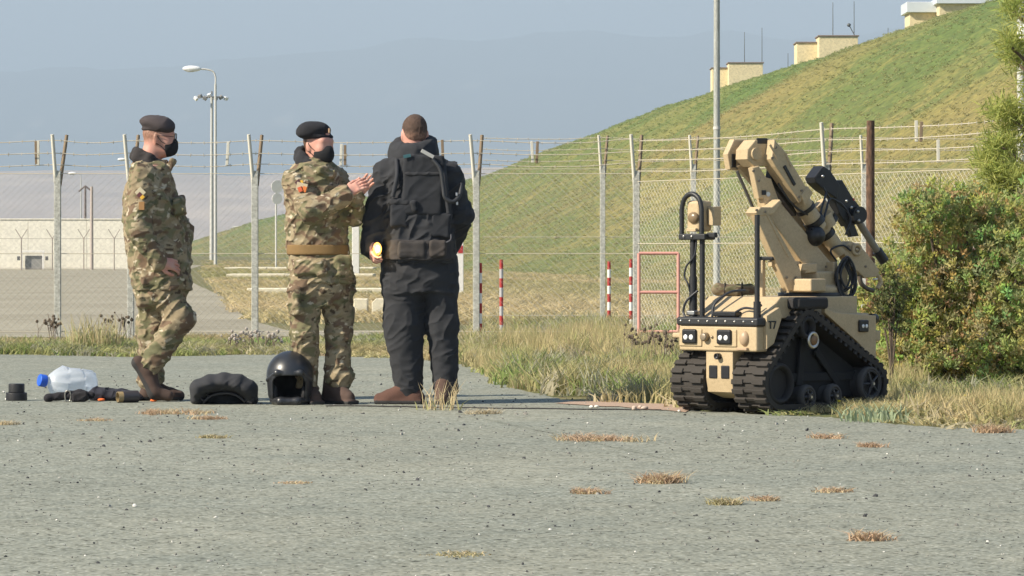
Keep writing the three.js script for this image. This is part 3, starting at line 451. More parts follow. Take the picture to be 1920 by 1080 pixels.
// ================================================================ the tracked bomb-disposal robot
const scuff = texture(512, 512, (i, j) => { const v = 232 + 4 * tileNoise(i, j, 512, 9, 2) + 8 * tileNoise(i, j, 512, 60, 3) + (tileNoise(i, j, 512, 150, 4) > .8 ? -30 : 0) + 6 * tileNoise(i, j, 512, 256, 6); return [v + 4, v, v - 8]; });
scuff.repeat.set(2, 2);
const tan = std(.55, .44, .285, .55, { map: scuff });
const black = std(.018, .019, .021, .5), rubber = std(.045, .04, .037, .85, { map: scuff }), rubberDark = std(.028, .026, .026, .9), steel = std(.55, .53, .5, .3, { metalness: .9 }), lensWhite = std(.8, .8, .78, .15), dark = std(.012, .012, .014, .4), cableMat = std(.02, .022, .028, .45);
{
  const gp = onGround(1484, 768.1), R = thing('tracked_robot', 'tan tracked bomb-disposal robot with folded arm and black tracks at the grass edge', 'robot', gp, -43 * Math.PI / 180);
  const part = (n, parent = R) => { const g = new THREE.Group(); g.name = n; parent.add(g); return g; };
  const M = (n, geo, mat, parent = R) => { const g = Array.isArray(geo) ? join(geo) : geo; return mesh(n, metalUV(g.index ? g.toNonIndexed() : g), mat, parent); };
  const side = (pts, t, x, bev = .004) => prism(pts, t, bev).rotateY(-Math.PI / 2).translate(x, 0, 0);   // outline in (z, y), thickness along x
  // ---- tracks
  const hull = circles => {
    const P = []; for (const [z, y, r] of circles) for (let i = 0; i < 72; i++) { const a = i / 72 * Math.PI * 2; P.push([z + r * Math.cos(a), y + r * Math.sin(a)]); }
    P.sort((a, b) => a[0] - b[0] || a[1] - b[1]); const cr = (o, a, b) => (a[0] - o[0]) * (b[1] - o[1]) - (a[1] - o[1]) * (b[0] - o[0]), half = A => { const h = []; for (const p of A) { while (h.length > 1 && cr(h[h.length - 2], h[h.length - 1], p) <= 0) h.pop(); h.push(p); } h.pop(); return h; };
    return [...half(P), ...half(P.slice().reverse())];
  };
  const wheels = [[.52, .172, .15], [.27, .49, .1], [-.33, .152, .13]];
  const outer = hull(wheels), inner = hull(wheels.map(([z, y, r]) => [z, y, r - .03]));
  const path = []; { const n = outer.length; let acc = 0, step = .052; for (let i = 0; i < n; i++) { const a = outer[i], b = outer[(i + 1) % n], l = Math.hypot(b[0] - a[0], b[1] - a[1]); let t = step - acc; while (t <= l) { path.push([a[0] + (b[0] - a[0]) * t / l, a[1] + (b[1] - a[1]) * t / l, (b[0] - a[0]) / l, (b[1] - a[1]) / l]); t += step; } acc = (acc + l) % step; } }
  const lugGeo = metalUV(join([box(.085, .022, .03, -.075, 0, 0, .004), box(.085, .022, .03, .075, 0, 0, .004), box(.236, .012, .018, 0, -.003, -.004, .003)]));
  for (const s of [-1, 1]) {
    const T = part('track'), x = s * .23;
    const sh = new THREE.Shape(outer.map(p => new THREE.Vector2(p[0], p[1]))); sh.holes.push(new THREE.Path(inner.map(p => new THREE.Vector2(p[0], p[1]))));
    M('belt', new THREE.ExtrudeGeometry(sh, { depth: .24, bevelEnabled: false }).translate(0, 0, -.12).rotateY(-Math.PI / 2).translate(x, 0, 0), rubber, T);
    for (const [z, y, tz, ty] of path) { const m = new THREE.Mesh(lugGeo, rubber); m.name = 'tread_lug'; m.castShadow = m.receiveShadow = true; m.position.set(x, y - tz * .008, z + ty * .008); m.rotation.x = Math.atan2(ty, -tz); m.rotation.x = -Math.atan2(ty, tz) + Math.PI; T.add(m); }
    const plate = hull([[.5, .17, .09], [.27, .47, .045], [-.29, .15, .07]]);
    M('side_frame', [side(plate, .1, x - s * .02), box(.02, .05, .7, x + s * .04, .2, .05, .006), box(.02, .3, .05, x + s * .05, .3, .26, .006, [-.15, 0, 0]), box(.02, .3, .04, x + s * .05, .25, .02, .006, [.8, 0, 0])], std(.012, .012, .013, .9), T);
    const teeth = path.filter(p => p[1] > .2).map(([z, y, tz, ty]) => box(.016, .03, .022, x + s * .112, 0, 0, .003, [-Math.atan2(ty, tz), 0, 0]).translate(0, y + tz * .036, z - ty * .036)); M('guide_teeth', teeth, rubberDark, T);
    M('drive_hub', [lathe([[0, 0], [.05, 0], [.05, .012], [.038, .018], [.036, .006], [0, .006]], 28).rotateZ(-s * Math.PI / 2).translate(x + s * .112, .415, .235)], steel, T);
    M('hub_cap', lathe([[0, 0], [.03, 0], [.026, .012], [0, .014]], 20).rotateZ(-s * Math.PI / 2).translate(x + s * .12, .415, .235), std(.22, .13, .07, .5, { metalness: .5 }), T);
    for (const [z, y, r] of [[.52, .172, .12], [.27, .09, .072], [.03, .09, .072], [-.31, .152, .105], [.27, .49, .07]]) {
      const W = part('wheel'); W.position.set(x, y, z);
      const tor = new THREE.TorusGeometry(r - .016, .016, 10, 32).rotateY(Math.PI / 2).scale(1.7, 1, 1);
      M('tyre', [tor.clone().translate(s * .095, 0, 0), new THREE.CylinderGeometry(r - .012, r - .012, .16, 28).rotateZ(Math.PI / 2)], z === .52 || r === .07 ? rubberDark : std(.06, .056, .054, .8), W);
      const sp = []; for (let k = 0; k < 5; k++) { const a = k / 5 * 6.283; sp.push(bar(V(s * .118, 0, 0), V(s * .112, (r - .024) * Math.sin(a), (r - .024) * Math.cos(a)), .009, .007, 6)); }
      if (z === .52 || r === .07) continue;
      M('rim', [...sp, new THREE.CylinderGeometry(.02, .02, .03, 16).rotateZ(Math.PI / 2).translate(s * .115, 0, 0), new THREE.TorusGeometry(r - .03, .006, 8, 28).rotateY(Math.PI / 2).translate(s * .112, 0, 0)], std(.03, .03, .034, .35), W);
      M('axle_bolt', new THREE.CylinderGeometry(.008, .008, .012, 10).rotateZ(Math.PI / 2).translate(s * .134, 0, 0), steel, W);
    }
  }
  // ---- hull, bumper, side panels
  M('hull', [box(.22, .46, .86, 0, .33, .08, .02), box(.58, .09, .26, 0, .52, -.24, .012)], tan);
  const nose = M('nose_plate', [side([[.50, .08], [.64, .12], [.655, .2], [.655, .36], [.5, .36]], .2, 0)], tan);
  for (const x of [-.045, .045]) M('vent', box(.062, .075, .012, x, .235, .655, .006), dark, nose);
  M('nose_camera', lathe([[0, 0], [.018, 0], [.018, .03], [.012, .034], [.01, .024], [0, .024]], 18).rotateX(Math.PI / 2).translate(0, .325, .654), dark, nose);
  const bump = M('front_bumper', [box(.58, .145, .1, 0, .427, .62, .012), box(.17, .1, .012, -.2, .43, .672, .008), box(.17, .1, .012, .06, .43, .672, .008), box(.09, .03, .07, -.315, .44, .62, .01)], tan);
  for (const x of [-.2, .06]) { const L = M('headlight', box(.105, .084, .022, x, .437, .684, .014), dark); for (const q of [-.02, .022]) M('light_lens', new THREE.SphereGeometry(.0155, 14, 10).scale(1, 1, .4).translate(x + q, .432, .696), lensWhite, L); }
  M('hose_port', [lathe([[0, 0], [.026, 0], [.024, .03], [.016, .036], [0, .036]], 18).rotateX(Math.PI / 2).translate(-.085, .435, .668), new THREE.SphereGeometry(.009, 10, 8).translate(-.04, .435, .672)], std(.3, .24, .17, .4, { metalness: .5 }), bump);
  M('side_marker', [new THREE.SphereGeometry(.044, 18, 12).scale(.75, 1, .6).translate(.2, .43, .67), box(.08, .016, .03, .19, .37, .675, .004)], std(.42, .3, .19, .45), bump);
  const bb = M('bumper_pad', box(.61, .05, .115, 0, .524, .625, .014), black);
  for (let k = 0; k < 9; k++) M('bolt', new THREE.SphereGeometry(.0075, 8, 6).translate(-.265 + k * .067, .526, .683), steel, bb);
  // fender with the model mark
  const fen = M('fender_panel', side([[.61, .37], [.61, .56], [.5, .605], [.47, .555], [.545, .4]], .03, .3), tan); M('fender_panel', side([[.62, .36], [.62, .55], [.5, .56], [.5, .36]], .03, -.315), tan);
  const font = await new FontLoader().loadAsync('fonts/droid/droid_sans_bold.typeface.json');
  M('model_mark', new TextGeometry('T7', { font, size: .046, depth: .003, curveSegments: 4 }).rotateY(Math.PI / 2).translate(.316, .485, .598), dark, fen);
  M('rear_panel', [side([[-.38, .3], [-.38, .55], [-.02, .57], [.1, .6], [.1, .57], [-.2, .4], [-.32, .315]], .03, .315), side([[-.38, .3], [-.38, .55], [-.02, .57], [.1, .6], [.1, .57], [-.2, .4], [-.32, .315]], .03, -.315), box(.6, .2, .03, 0, .45, -.375, .008)], tan);
  const rl = M('rear_light', box(.02, .07, .085, .337, .49, -.25, .008), dark); for (const q of [-.016, .016]) M('light_lens', new THREE.SphereGeometry(.0115, 12, 8).scale(.5, 1, 1).translate(.348, .49, -.25 + q), lensWhite, rl);
  M('rear_bracket', [box(.07, .06, .05, .28, .43, -.42, .008), box(.03, .03, .06, .28, .43, -.415, .004)], tan); M('rear_knob', lathe([[0, 0], [.03, 0], [.03, .04], [0, .04]], 16).rotateX(-Math.PI / 2).translate(.3, .53, -.37), dark);
  // hood and deck
  M('hood', side([[.585, .545], [.43, .665], [-.28, .665], [-.28, .56], [.2, .54]], .54, 0, .008), tan);
  for (const x of [-.275, .275]) M('fender_cap', box(.16, .07, .28, x, .628, .23, .02), rubberDark);
  M('deck_box', box(.17, .028, .06, .0, .567, .585, .006), dark);
  const turret = M('turret', [lathe([[0, 0], [.17, 0], [.17, .05], [.15, .07], [0, .07]], 32).translate(.07, .66, -.08), box(.18, .075, .14, .17, .73, .07, .01), box(.2, .1, .2, .08, .76, -.12, .015)], tan);
  M('turret_skirt', lathe([[.17, 0], [.185, 0], [.185, .03], [.17, .03]], 32).translate(.07, .655, -.08), dark, turret);
  const cb = M('cable_box', [box(.12, .25, .035, .12, .74, -.19, .008), box(.1, .2, .09, .14, .74, -.25, .008), box(.05, .035, .03, .19, .78, -.19, .005)], tan);
  const post = M('deck_post', [box(.03, .22, .03, .0, .765, .27, .005), side([[.0, .8], [.0, .87], [.26, .87], [.26, .84]].map(p => [p[0] + .0, p[1]]), .03, .05)], tan);
  M('post_cap', box(.11, .022, .1, .03, .885, .23, .006), dark, post);
  // ---- masts
  const mast = part('camera_mast');
  M('pole', [bar(V(-.235, .55, .61), V(-.235, 1.005, .61), .019), bar(V(-.235, .55, .61), V(-.235, .78, .61), .024)], black, mast); M('pole', bar(V(-.175, .55, .6), V(-.175, 1.005, .6), .016), black, mast); M('clamp', box(.06, .028, .06, -.235, .57, .61, .008), steel, mast);
  M('platform', [box(.2, .036, .1, -.215, 1.01, .6, .008), box(.06, .03, .03, -.1, 1.02, .6, .006)], black, mast);
  for (const x of [-.27, -.21]) M('bolt', new THREE.SphereGeometry(.008, 8, 6).translate(x, 1.012, .653), steel, mast);
  M('cage', tube([[-.3, 1.02], [-.3, 1.12], [-.298, 1.18], [-.275, 1.235], [-.225, 1.258], [-.175, 1.235], [-.152, 1.18], [-.15, 1.12], [-.15, 1.02]].map(p => V(p[0], p[1], .635)), .0145, 60, 10), black, mast);
  M('camera_head', [box(.1, .18, .12, -.23, 1.13, .56, .02), box(.07, .02, .03, -.23, 1.05, .622, .004), box(.045, .11, .07, -.15, 1.13, .52, .006)], tan, mast);
  M('camera_lens', new THREE.SphereGeometry(.04, 18, 12).scale(1, .85, .6).translate(-.222, 1.12, .622), std(.2, .14, .08, .3), mast);
  M('mast_cable', [tube([[-.2, 1.0, .62], [-.21, .9, .63], [-.26, .84, .64], [-.275, .78, .64], [-.25, .74, .64], [-.24, .69, .63]].map(p => V(...p)), .006, 40, 6), tube([[-.19, .7, .62], [-.25, .64, .65], [-.275, .58, .65], [-.25, .54, .66]].map(p => V(...p)), .007, 30, 6), tube([[-.1, .55, .6], [-.1, .62, .58], [-.05, .69, .5], [-.0, .7, .42]].map(p => V(...p)), .008, 30, 6)], cableMat, mast);
  M('antenna_mast', [bar(V(.235, .54, .6), V(.235, 1.135, .6), .0155), bar(V(.235, .54, .6), V(.235, .64, .6), .022)], black);
  M('deck_cable', tube([[.06, .57, .6], [.1, .6, .56], [.2, .6, .57], [.22, .62, .54]].map(p => V(...p)), .007, 30, 6), cableMat);
  // ---- folded arm; the turret is turned a little further, arm outlines in (u, y) on its own plane
  const arm = part('arm'); arm.position.set(.026, 0, -.074); arm.rotation.y = -15 * Math.PI / 180;
  const A = (px, py, xa = 0) => [(1506 + 170 * xa - px) / 272, (768 - py) / 320.5], A3 = (px, py, xa = 0) => { const [u, y] = A(px, py, xa); return V(xa, y, u); };
  const plate = (n, pts, t, xa, mat, parent = arm) => M(n, side(pts.map(p => A(p[0], p[1], xa)), t, xa, .006), mat, parent);
  const rod = (n, a, b, r, xa, mat, rb = r, parent = arm) => M(n, bar(A3(...a, xa), A3(...b, xa), r, rb, 18), mat, parent);
  plate('lower_arm', [[1414, 330], [1436, 336], [1452, 378], [1532, 468], [1560, 500], [1548, 548], [1508, 508], [1425, 398]], .075, .03, tan); plate('lower_arm_far_side', [[1420, 335], [1445, 350], [1566, 466], [1576, 505], [1540, 505], [1470, 430]], .05, -.1, tan);
  plate('parallel_link', [[1405, 406], [1430, 402], [1492, 505], [1498, 540], [1468, 545], [1455, 515]], .06, .12, tan);
  plate('link_cap', [[1401, 400], [1410, 389], [1432, 389], [1448, 375], [1452, 380], [1436, 402], [1406, 407]], .11, .1, tan);
  plate('shoulder_block', [[1497, 495], [1518, 493], [1518, 510], [1495, 512]], .14, .08, tan);
  plate('elbow_clevis', [[1370, 262], [1392, 262], [1400, 275], [1398, 322], [1362, 318], [1357, 290]], .05, -.13, tan);
  plate('elbow_clevis_arm', [[1376, 312], [1398, 305], [1430, 352], [1422, 362]], .035, -.11, tan);
  plate('elbow_head', [[1402, 264], [1440, 262], [1458, 288], [1442, 304], [1432, 312], [1400, 314], [1386, 300], [1387, 282]], .12, -.015, tan);
  M('elbow_drum', new THREE.CylinderGeometry(.036, .036, .16, 28).rotateZ(Math.PI / 2).translate(...A3(1402, 290, -.02).toArray()), tan, arm);
  M('elbow_slot', box(.012, .035, .075, 0, 0, 0, .004).translate(...A3(1425, 266, .04).toArray()), dark, arm);
  plate('knuckle_link', [[1402, 316], [1414, 312], [1444, 356], [1442, 374], [1414, 373], [1410, 354]], .05, .04, tan);
  M('knuckle_bolt', [new THREE.CylinderGeometry(.014, .014, .03, 14).rotateZ(Math.PI / 2).translate(...A3(1434, 365, .06).toArray())], steel, arm);
  rod('damper_rod', [1378, 322], [1413, 398], .0095, -.02, std(.08, .075, .07, .4));
  // dark plates painted as the shade inside cut-outs; also cover strips and bolts
  const spot = (n, px, py, xa, w, h, ang, mat, t = .006) => M(n, box(t, h, w, 0, 0, 0, .002).applyMatrix4(new THREE.Matrix4().makeRotationX(ang)).translate(...A3(px, py, xa).toArray()), mat, arm);
  spot('clevis_cutout_shade', 1374, 302, -.103, .03, .08, 0, dark); spot('link_cutout_shade', 1428, 362, .067, .03, .028, 0, dark); spot('cover_strip', 1474, 300, .117, .012, .09, .5, tan); spot('cover_strip', 1446, 286, .117, .014, .1, .6, tan);
  spot('cover_strip', 1452, 440, .152, .012, .3, .56, tan); spot('name_plate', 1507, 501, .152, .05, .035, 0, tan);
  for (const [x, y, xa] of [[1380, 316, -.103], [1418, 340, .067], [1408, 322, .067], [1412, 395, .157], [1428, 398, .157], [1470, 520, .152], [1488, 520, .152], [1450, 278, .117], [1500, 358, .117], [1494, 370, .117], [1443, 298, .117], [1540, 520, .07], [1550, 500, .07], [1596, 462, .022], [1630, 500, .022]]) M('arm_bolt', new THREE.CylinderGeometry(.0075, .0075, .01, 8).rotateZ(Math.PI / 2).translate(...A3(x, y, xa).toArray()), std(.2, .17, .13, .4, { metalness: .6 }), arm);
  const ua = plate('upper_arm', [[1438, 264], [1455, 280], [1506, 360], [1488, 380], [1440, 314], [1432, 300]], .11, .06, tan);
  { const a = A3(1466, 312, .118), b = A3(1487, 348, .118), c = a.clone().add(b).multiplyScalar(.5), l = a.distanceTo(b), an = Math.atan2(b.y - a.y, b.z - a.z); M('slot', box(.01, .022, l, 0, 0, 0, .006).applyMatrix4(new THREE.Matrix4().makeRotationX(-an)).translate(c.x, c.y, c.z), dark, arm); }
  plate('arm_collar', [[1488, 366], [1502, 350], [1512, 362], [1496, 386]], .13, .06, tan);
  plate('cable_chain', [[1440, 315], [1462, 322], [1500, 385], [1488, 405], [1452, 360], [1436, 340]], .05, -.02, dark);
  rod('forearm_tube', [1498, 372], [1535, 428], .055, .03, tan); rod('forearm_band', [1508, 388], [1512, 394], .062, .03, dark); rod('forearm_band', [1524, 411], [1530, 420], .066, .03, dark);
  M('wrist_ball', new THREE.SphereGeometry(.062, 24, 16).translate(...A3(1528, 442, .06).toArray()), dark, arm);
  rod('wrist_tube', [1538, 420], [1580, 474], .05, -.02, tan, .046); rod('wrist_ring', [1549, 434], [1555, 442], .056, -.02, dark);
  rod('motor', [1540, 380], [1566, 416], .042, -.05, tan); rod('motor', [1546, 402], [1556, 424], .05, .0, tan); rod('motor_band', [1556, 408], [1562, 416], .052, -.03, dark);
  M('knob', new THREE.SphereGeometry(.012, 12, 8).translate(...A3(1515, 360, .02).toArray()), dark, arm); M('knob', new THREE.SphereGeometry(.012, 12, 8).translate(...A3(1503, 362, .1).toArray()), dark, arm);
  plate('camera_shroud', [[1538, 310], [1552, 318], [1572, 346], [1566, 372], [1540, 356], [1524, 342], [1521, 332]], .1, -.06, dark);
  plate('tool_body', [[1562, 338], [1580, 336], [1600, 368], [1624, 396], [1620, 418], [1590, 424], [1574, 400], [1560, 366]], .07, -.08, dark);
  plate('tool_bracket', [[1588, 410], [1606, 418], [1616, 442], [1600, 444]], .04, -.06, dark);
  M('tool_drum', new THREE.CylinderGeometry(.05, .05, .12, 22).rotateZ(Math.PI / 2).translate(...A3(1610, 402, -.06).toArray()), black, arm);
  for (const [x, y] of [[1592, 376], [1602, 388], [1615, 396], [1617, 413], [1545, 330]]) M('tool_bolt', new THREE.SphereGeometry(.009, 8, 6).translate(...A3(x, y, .012).toArray()), steel, arm);
  M('red_cap', new THREE.SphereGeometry(.009, 8, 6).translate(...A3(1608, 373, -.05).toArray()), std(.4, .03, .03, .4), arm);
  rod('disruptor_barrel', [1616, 410], [1662, 478], .022, -.08, std(.22, .19, .14, .4)); rod('disruptor_muzzle', [1657, 470], [1671, 490], .031, -.08, dark);
  plate('gripper_body', [[1574, 468], [1592, 452], [1606, 456], [1626, 474], [1652, 508], [1646, 520], [1622, 522], [1602, 505]], .08, -.02, tan);
  plate('gripper_guard', [[1622, 474], [1640, 486], [1636, 505], [1622, 492]], .05, -.08, std(.12, .06, .04, .6));
  M('gripper_bolt', [new THREE.TorusGeometry(.028, .011, 10, 22).rotateY(Math.PI / 2).translate(...A3(1612, 468, .03).toArray()), new THREE.SphereGeometry(.011, 10, 8).translate(...A3(1612, 468, .04).toArray())], tan, arm);
  M('gripper_jaw', [tube([[1618, 516], [1622, 532], [1634, 542], [1646, 546]].map(p => A3(p[0], p[1], -.0)), .014, 20, 8)], std(.1, .08, .06, .5), arm);
  M('gripper_jaw', [tube([[1646, 510], [1656, 518], [1662, 530], [1656, 542]].map(p => A3(p[0], p[1], -.03)), .014, 20, 8)], tan, arm);
  M('jaw_pad', [box(.02, .014, .03, ...A3(1650, 524, .0).toArray(), .004)], steel, arm);
  const rr = rnd(5), loops = []; for (let k = 0; k < 7; k++) { const x0 = 1568 + rr() * 14, x1 = 1590 + rr() * 14, t = 478 + rr() * 12, b = 540 + rr() * 24, z = .13 + rr() * .07; loops.push(tube([[x0, t + 16], [x0 - 4, (t + b) / 2], [x0 + 3, b - 6], [(x0 + x1) / 2, b], [x1, b - 10], [x1 + 3, (t + b) / 2], [x1 - 4, t + 12], [(x0 + x1) / 2, t]].map(p => A3(p[0], p[1], z)), .0065, 60, 6, true)); }
  M('cable_loops', loops, cableMat, arm);
  M('arm_cable', [tube([[1455, 345], [1480, 380], [1508, 400], [1535, 405], [1545, 380], [1552, 360]].map((p, i) => A3(p[0], p[1], .1 - i * .015)), .007, 40, 6), tube([[1520, 430], [1540, 425], [1550, 395], [1560, 372], [1590, 390]].map((p, i) => A3(p[0], p[1], .09 - i * .02)), .007, 40, 6), tube([[1545, 350], [1560, 372], [1580, 380], [1600, 410], [1590, 440]].map((p, i) => A3(p[0], p[1], .02)), .006, 40, 6), tube([[1572, 490], [1560, 470], [1585, 460], [1600, 470]].map((p, i) => A3(p[0], p[1], .03)), .006, 40, 6)], cableMat, arm);

  // the rolled bag strapped on the deck is its own thing
  const c = V(-.19, .7, .3).applyAxisAngle(V(0, 1, 0), R.rotation.y).add(gp);
  const bag = thing('rolled_bag', 'rolled camouflage bag lying on the robot deck', 'bag', V(c.x, .666, c.z), -8 * Math.PI / 180);
  mesh('bag_roll', sculpt([capsule([-.09, .036, 0], [.1, .034, 0], .036, .034)], { cell: .005, fold: creases(.008, 3), color: (x, y, z) => camo(31)(x, y, z).map(v => v * .75) }), clothMat, bag);
  for (const x of [-.05, .05]) mesh('strap', new THREE.TorusGeometry(.038, .005, 6, 24).rotateY(Math.PI / 2).translate(x, .036, 0), std(.05, .04, .03), bag);
}

// ================================================================ gear laid out on the apron
{
  // open black helmet, face opening towards the camera
  const S = F / dist(757), P = onGround(544, 758), X = p => (p - 544) / S, Y = p => (758 - p) / S;
  const H = thing('helmet', 'black full-face helmet standing open on the asphalt by the boots', 'helmet', P);
  const o = ellipsoid([0, .178, 0], [.143, .146, .165]), o2 = loft([[0, 0, 0, .112, .125], [.06, 0, 0, .134, .152], [.178, 0, 0, .143, .165]], .03), inn = ellipsoid([0, .16, .0], [.114, .135, .13]), cutB = block([0, .09, .17], [.098, .088, .16], .05), neck = ellipsoid([0, -.03, .0], [.08, .08, .1]);
  const shell = (x, y, z) => Math.max(Math.min(o(x, y, z), o2(x, y, z)), -inn(x, y, z), -cutB(x, y, z), -neck(x, y, z)); shell.lo = [-.17, -.01, -.18]; shell.hi = [.17, .34, .18];
  const gloss = new THREE.MeshPhysicalMaterial({ vertexColors: true, roughness: .38, clearcoat: .3, clearcoatRoughness: .35 });
  mesh('shell', sculpt([shell], { cell: .005, cut: (x, y) => .002 - y, color: plain(.02, .022, .026, .1) }), gloss, H);
  mesh('visor_peak', sculpt([capsule([-.13, .15, .07], [-.07, .195, .145], .014, .016), capsule([-.07, .195, .145], [.07, .195, .145], .016, .016), capsule([.07, .195, .145], [.13, .15, .07], .016, .014)], { cell: .005, k: .02, color: plain(.026, .028, .032, .1) }), gloss, H);
  mesh('liner', sculpt([ellipsoid([0, .15, -.015], [.116, .14, .125])], { cell: .01, cut: (x, y, z) => -Math.max(-1, ellipsoid([0, .13, .07], [.09, .11, .16])(x, y, z)), color: plain(.01, .01, .011, .1) }), clothMat, H);
  for (const s of [-1, 1]) mesh('cheek_pad', new THREE.SphereGeometry(.03, 14, 10).scale(.7, 1.6, 1.2).translate(s * .09, .07, .07), std(.014, .014, .016), H);
  mesh('chin_guard', sculpt([capsule([-.1, .028, .06], [-.05, .022, .12], .022, .024), capsule([-.05, .022, .12], [.05, .022, .12], .024, .024), capsule([.05, .022, .12], [.1, .028, .06], .024, .022)], { cell: .006, k: .02, cut: (x, y) => .001 - y, color: plain(.02, .021, .024, .1) }), gloss, H);
}
{
  // curved armour pad
  const S = F / dist(757), P = onGround(420, 757), X = p => (p - 420) / S, Y = p => (757 - p) / S;
  const G = thing('armour_pad', 'black arched armour collar pad lying on the asphalt', 'body armour', P);
  const pts = [[370, 748], [374, 728], [395, 719], [420, 716], [446, 719], [466, 730], [472, 750]];
  const g = sculpt(pts.slice(1).map((p, i) => capsule([X(pts[i][0]), Y(pts[i][1]), 0], [X(p[0]), Y(p[1]), 0], i ? .052 : .042, i < 5 ? .052 : .04)), { cell: .0055, k: .03, fold: creases(.003, 41), cut: (x, y) => .001 - y, color: plain(.026, .027, .031, .2) });
  g.scale(1, 1, 3.2); g.computeVertexNormals(); mesh('padding', g, clothMat, G);
  mesh('backing', sculpt([ellipsoid([X(421), .02, -.1], [.15, .115, .16])], { cell: .008, fold: creases(.006, 5), cut: (x, y) => .001 - y, color: plain(.022, .023, .026, .2) }), clothMat, G);
  mesh('rim_binding', [tube([[384, 753], [398, 741], [420, 736], [444, 739], [462, 752]].map(p => V(X(p[0]), Y(p[1]), .112)), .008, 40, 8)], std(.03, .03, .034, .5), G);
  mesh('strap_loop', tube([[386, 752], [378, 742], [386, 736], [394, 742]].map(p => V(X(p[0]), Y(p[1]), .115)), .006, 24, 6), std(.02, .02, .022), G);
  mesh('strap_end', box(.05, .035, .012, X(470), Y(748), .12, .004, [0, 0, -.5]), std(.018, .018, .02), G);
}
const plastic = new THREE.MeshPhysicalMaterial({ color: new THREE.Color(.88, .93, 1), transmission: .62, roughness: .28, thickness: 0, ior: 1.45, specularIntensity: 1 });
{
  const P = onGround(126, 750), B = thing('water_bottle', 'large crumpled clear plastic bottle with blue cap lying on its side', 'bottle', P, .5); B.scale.setScalar(1.14);
  const g = lathe([[0, -.13], [.07, -.13], [.088, -.115], [.092, -.05], [.086, -.04], [.092, -.03], [.09, .03], [.084, .038], [.088, .05], [.07, .1], [.04, .125], [.022, .135], [.022, .15]], 40), p = g.attributes.position;
  for (let i = 0; i < p.count; i++) { const x = p.getX(i), y = p.getY(i), z = p.getZ(i), k = 1 + .24 * noise(x * 24, y * 18, z * 24) + .09 * noise(x * 70, y * 55, z * 70); if (Math.hypot(x, z) > .05) p.setXYZ(i, x * k, y, z * k); }
  g.rotateZ(Math.PI / 2 - .16).translate(.02, .086, 0); g.computeVertexNormals(); mesh('bottle_body', g, plastic, B);
  mesh('cap', lathe([[0, 0], [.033, 0], [.034, .005], [.034, .036], [.03, .04], [0, .04]], 28).rotateZ(Math.PI / 2 - .16).translate(-.125, .105, 0), std(.02, .11, .62, .4), B);
}
{
  const P = onGround(31, 751), C = thing('black_cap', 'small black two-tier cylinder standing apart on the asphalt', 'equipment', P);
  mesh('base', lathe([[0, 0], [.064, 0], [.066, .004], [.066, .046], [.062, .05], [0, .05]], 32), std(.014, .014, .016, .5), C);
  mesh('upper_drum', lathe([[.0, .05], [.048, .05], [.05, .054], [.05, .1], [.047, .105], [0, .105]], 32), std(.02, .02, .022, .5), C);
}
{
  const S = F / dist(752), P = onGround(130, 753), X = p => (p - 130) / S, Y = p => (753 - p) / S;
  const T = thing('webbing_belt', 'black webbing belt with metal buckle stretched out beside the bottle', 'belt', P);
  mesh('strap', sculpt([[92, 746], [112, 743], [132, 741], [150, 738], [172, 741]].map((p, i, a) => i ? capsule([X(a[i - 1][0]), Y(a[i - 1][1]), .04], [X(p[0]), Y(p[1]), .04], .02, .022) : ellipsoid([X(92), Y(746), .04], [.02, .02, .03])), { cell: .005, fold: creases(.004, 4), cut: (x, y) => .001 - y, color: plain(.015, .014, .018) }), clothMat, T);
  mesh('buckle', [tube([[126, 733], [133, 733], [133, 751], [126, 751]].map(p => V(X(p[0]), Y(p[1]), .066)), .005, 24, 6, true)], std(.3, .29, .26, .35, { metalness: .7 }), T);
  mesh('pouch', sculpt([block([X(152), Y(743), .05], [.05, .028, .04], .014, [0, 0, .1])], { cell: .005, fold: creases(.006, 8), color: plain(.016, .015, .018) }), clothMat, T);
}
{
  const S = F / dist(750), P = onGround(215, 751), X = p => (p - 215) / S, Y = p => (751 - p) / S;
  const T = thing('folded_cloth', 'dark navy folded bag lying flat behind the tan tube', 'bag', P);
  mesh('cloth', sculpt([ellipsoid([X(205), .03, -.02], [.13, .045, .1]), ellipsoid([X(240), .025, 0], [.11, .035, .09], [0, 0, -.1]), ellipsoid([X(185), .035, 0], [.06, .045, .07])], { cell: .006, k: .03, fold: creases(.012, 77), cut: (x, y) => .001 - y, color: plain(.018, .018, .028, .2) }), clothMat, T);
}
{
  const P = onGround(232, 755), T = thing('tan_tube', 'short tan tube with open end beside the dark bag', 'tube', P, .45);
  mesh('tube_wall', lathe([[.026, -.06], [.034, -.06], [.034, .06], [.026, .06], [.026, -.06]], 28).rotateZ(Math.PI / 2).translate(.02, .034, 0), std(.3, .22, .11, .5), T);
  mesh('dark_sleeve', lathe([[.0345, -.05], [.037, -.05], [.037, .05], [.0345, .05]], 28).rotateZ(Math.PI / 2).translate(.04, .0372, 0), std(.05, .045, .05, .4), T);
}
for (const [x, y, w, l] of [[190, 752, .045, 'small orange tag lying by the dark bag'], [288, 753, .04, 'small orange tag lying by the raised boot']]) { const t = thing('orange_tag', l, 'tag', onGround(x, y), .3); mesh('tag_strip', sculpt([ellipsoid([0, .008, 0], [w / 2, .009, .03])], { cell: .004, fold: creases(.003, 3), cut: (x, y) => .0005 - y, color: plain(.75, .16, .04) }), clothMat, t); }

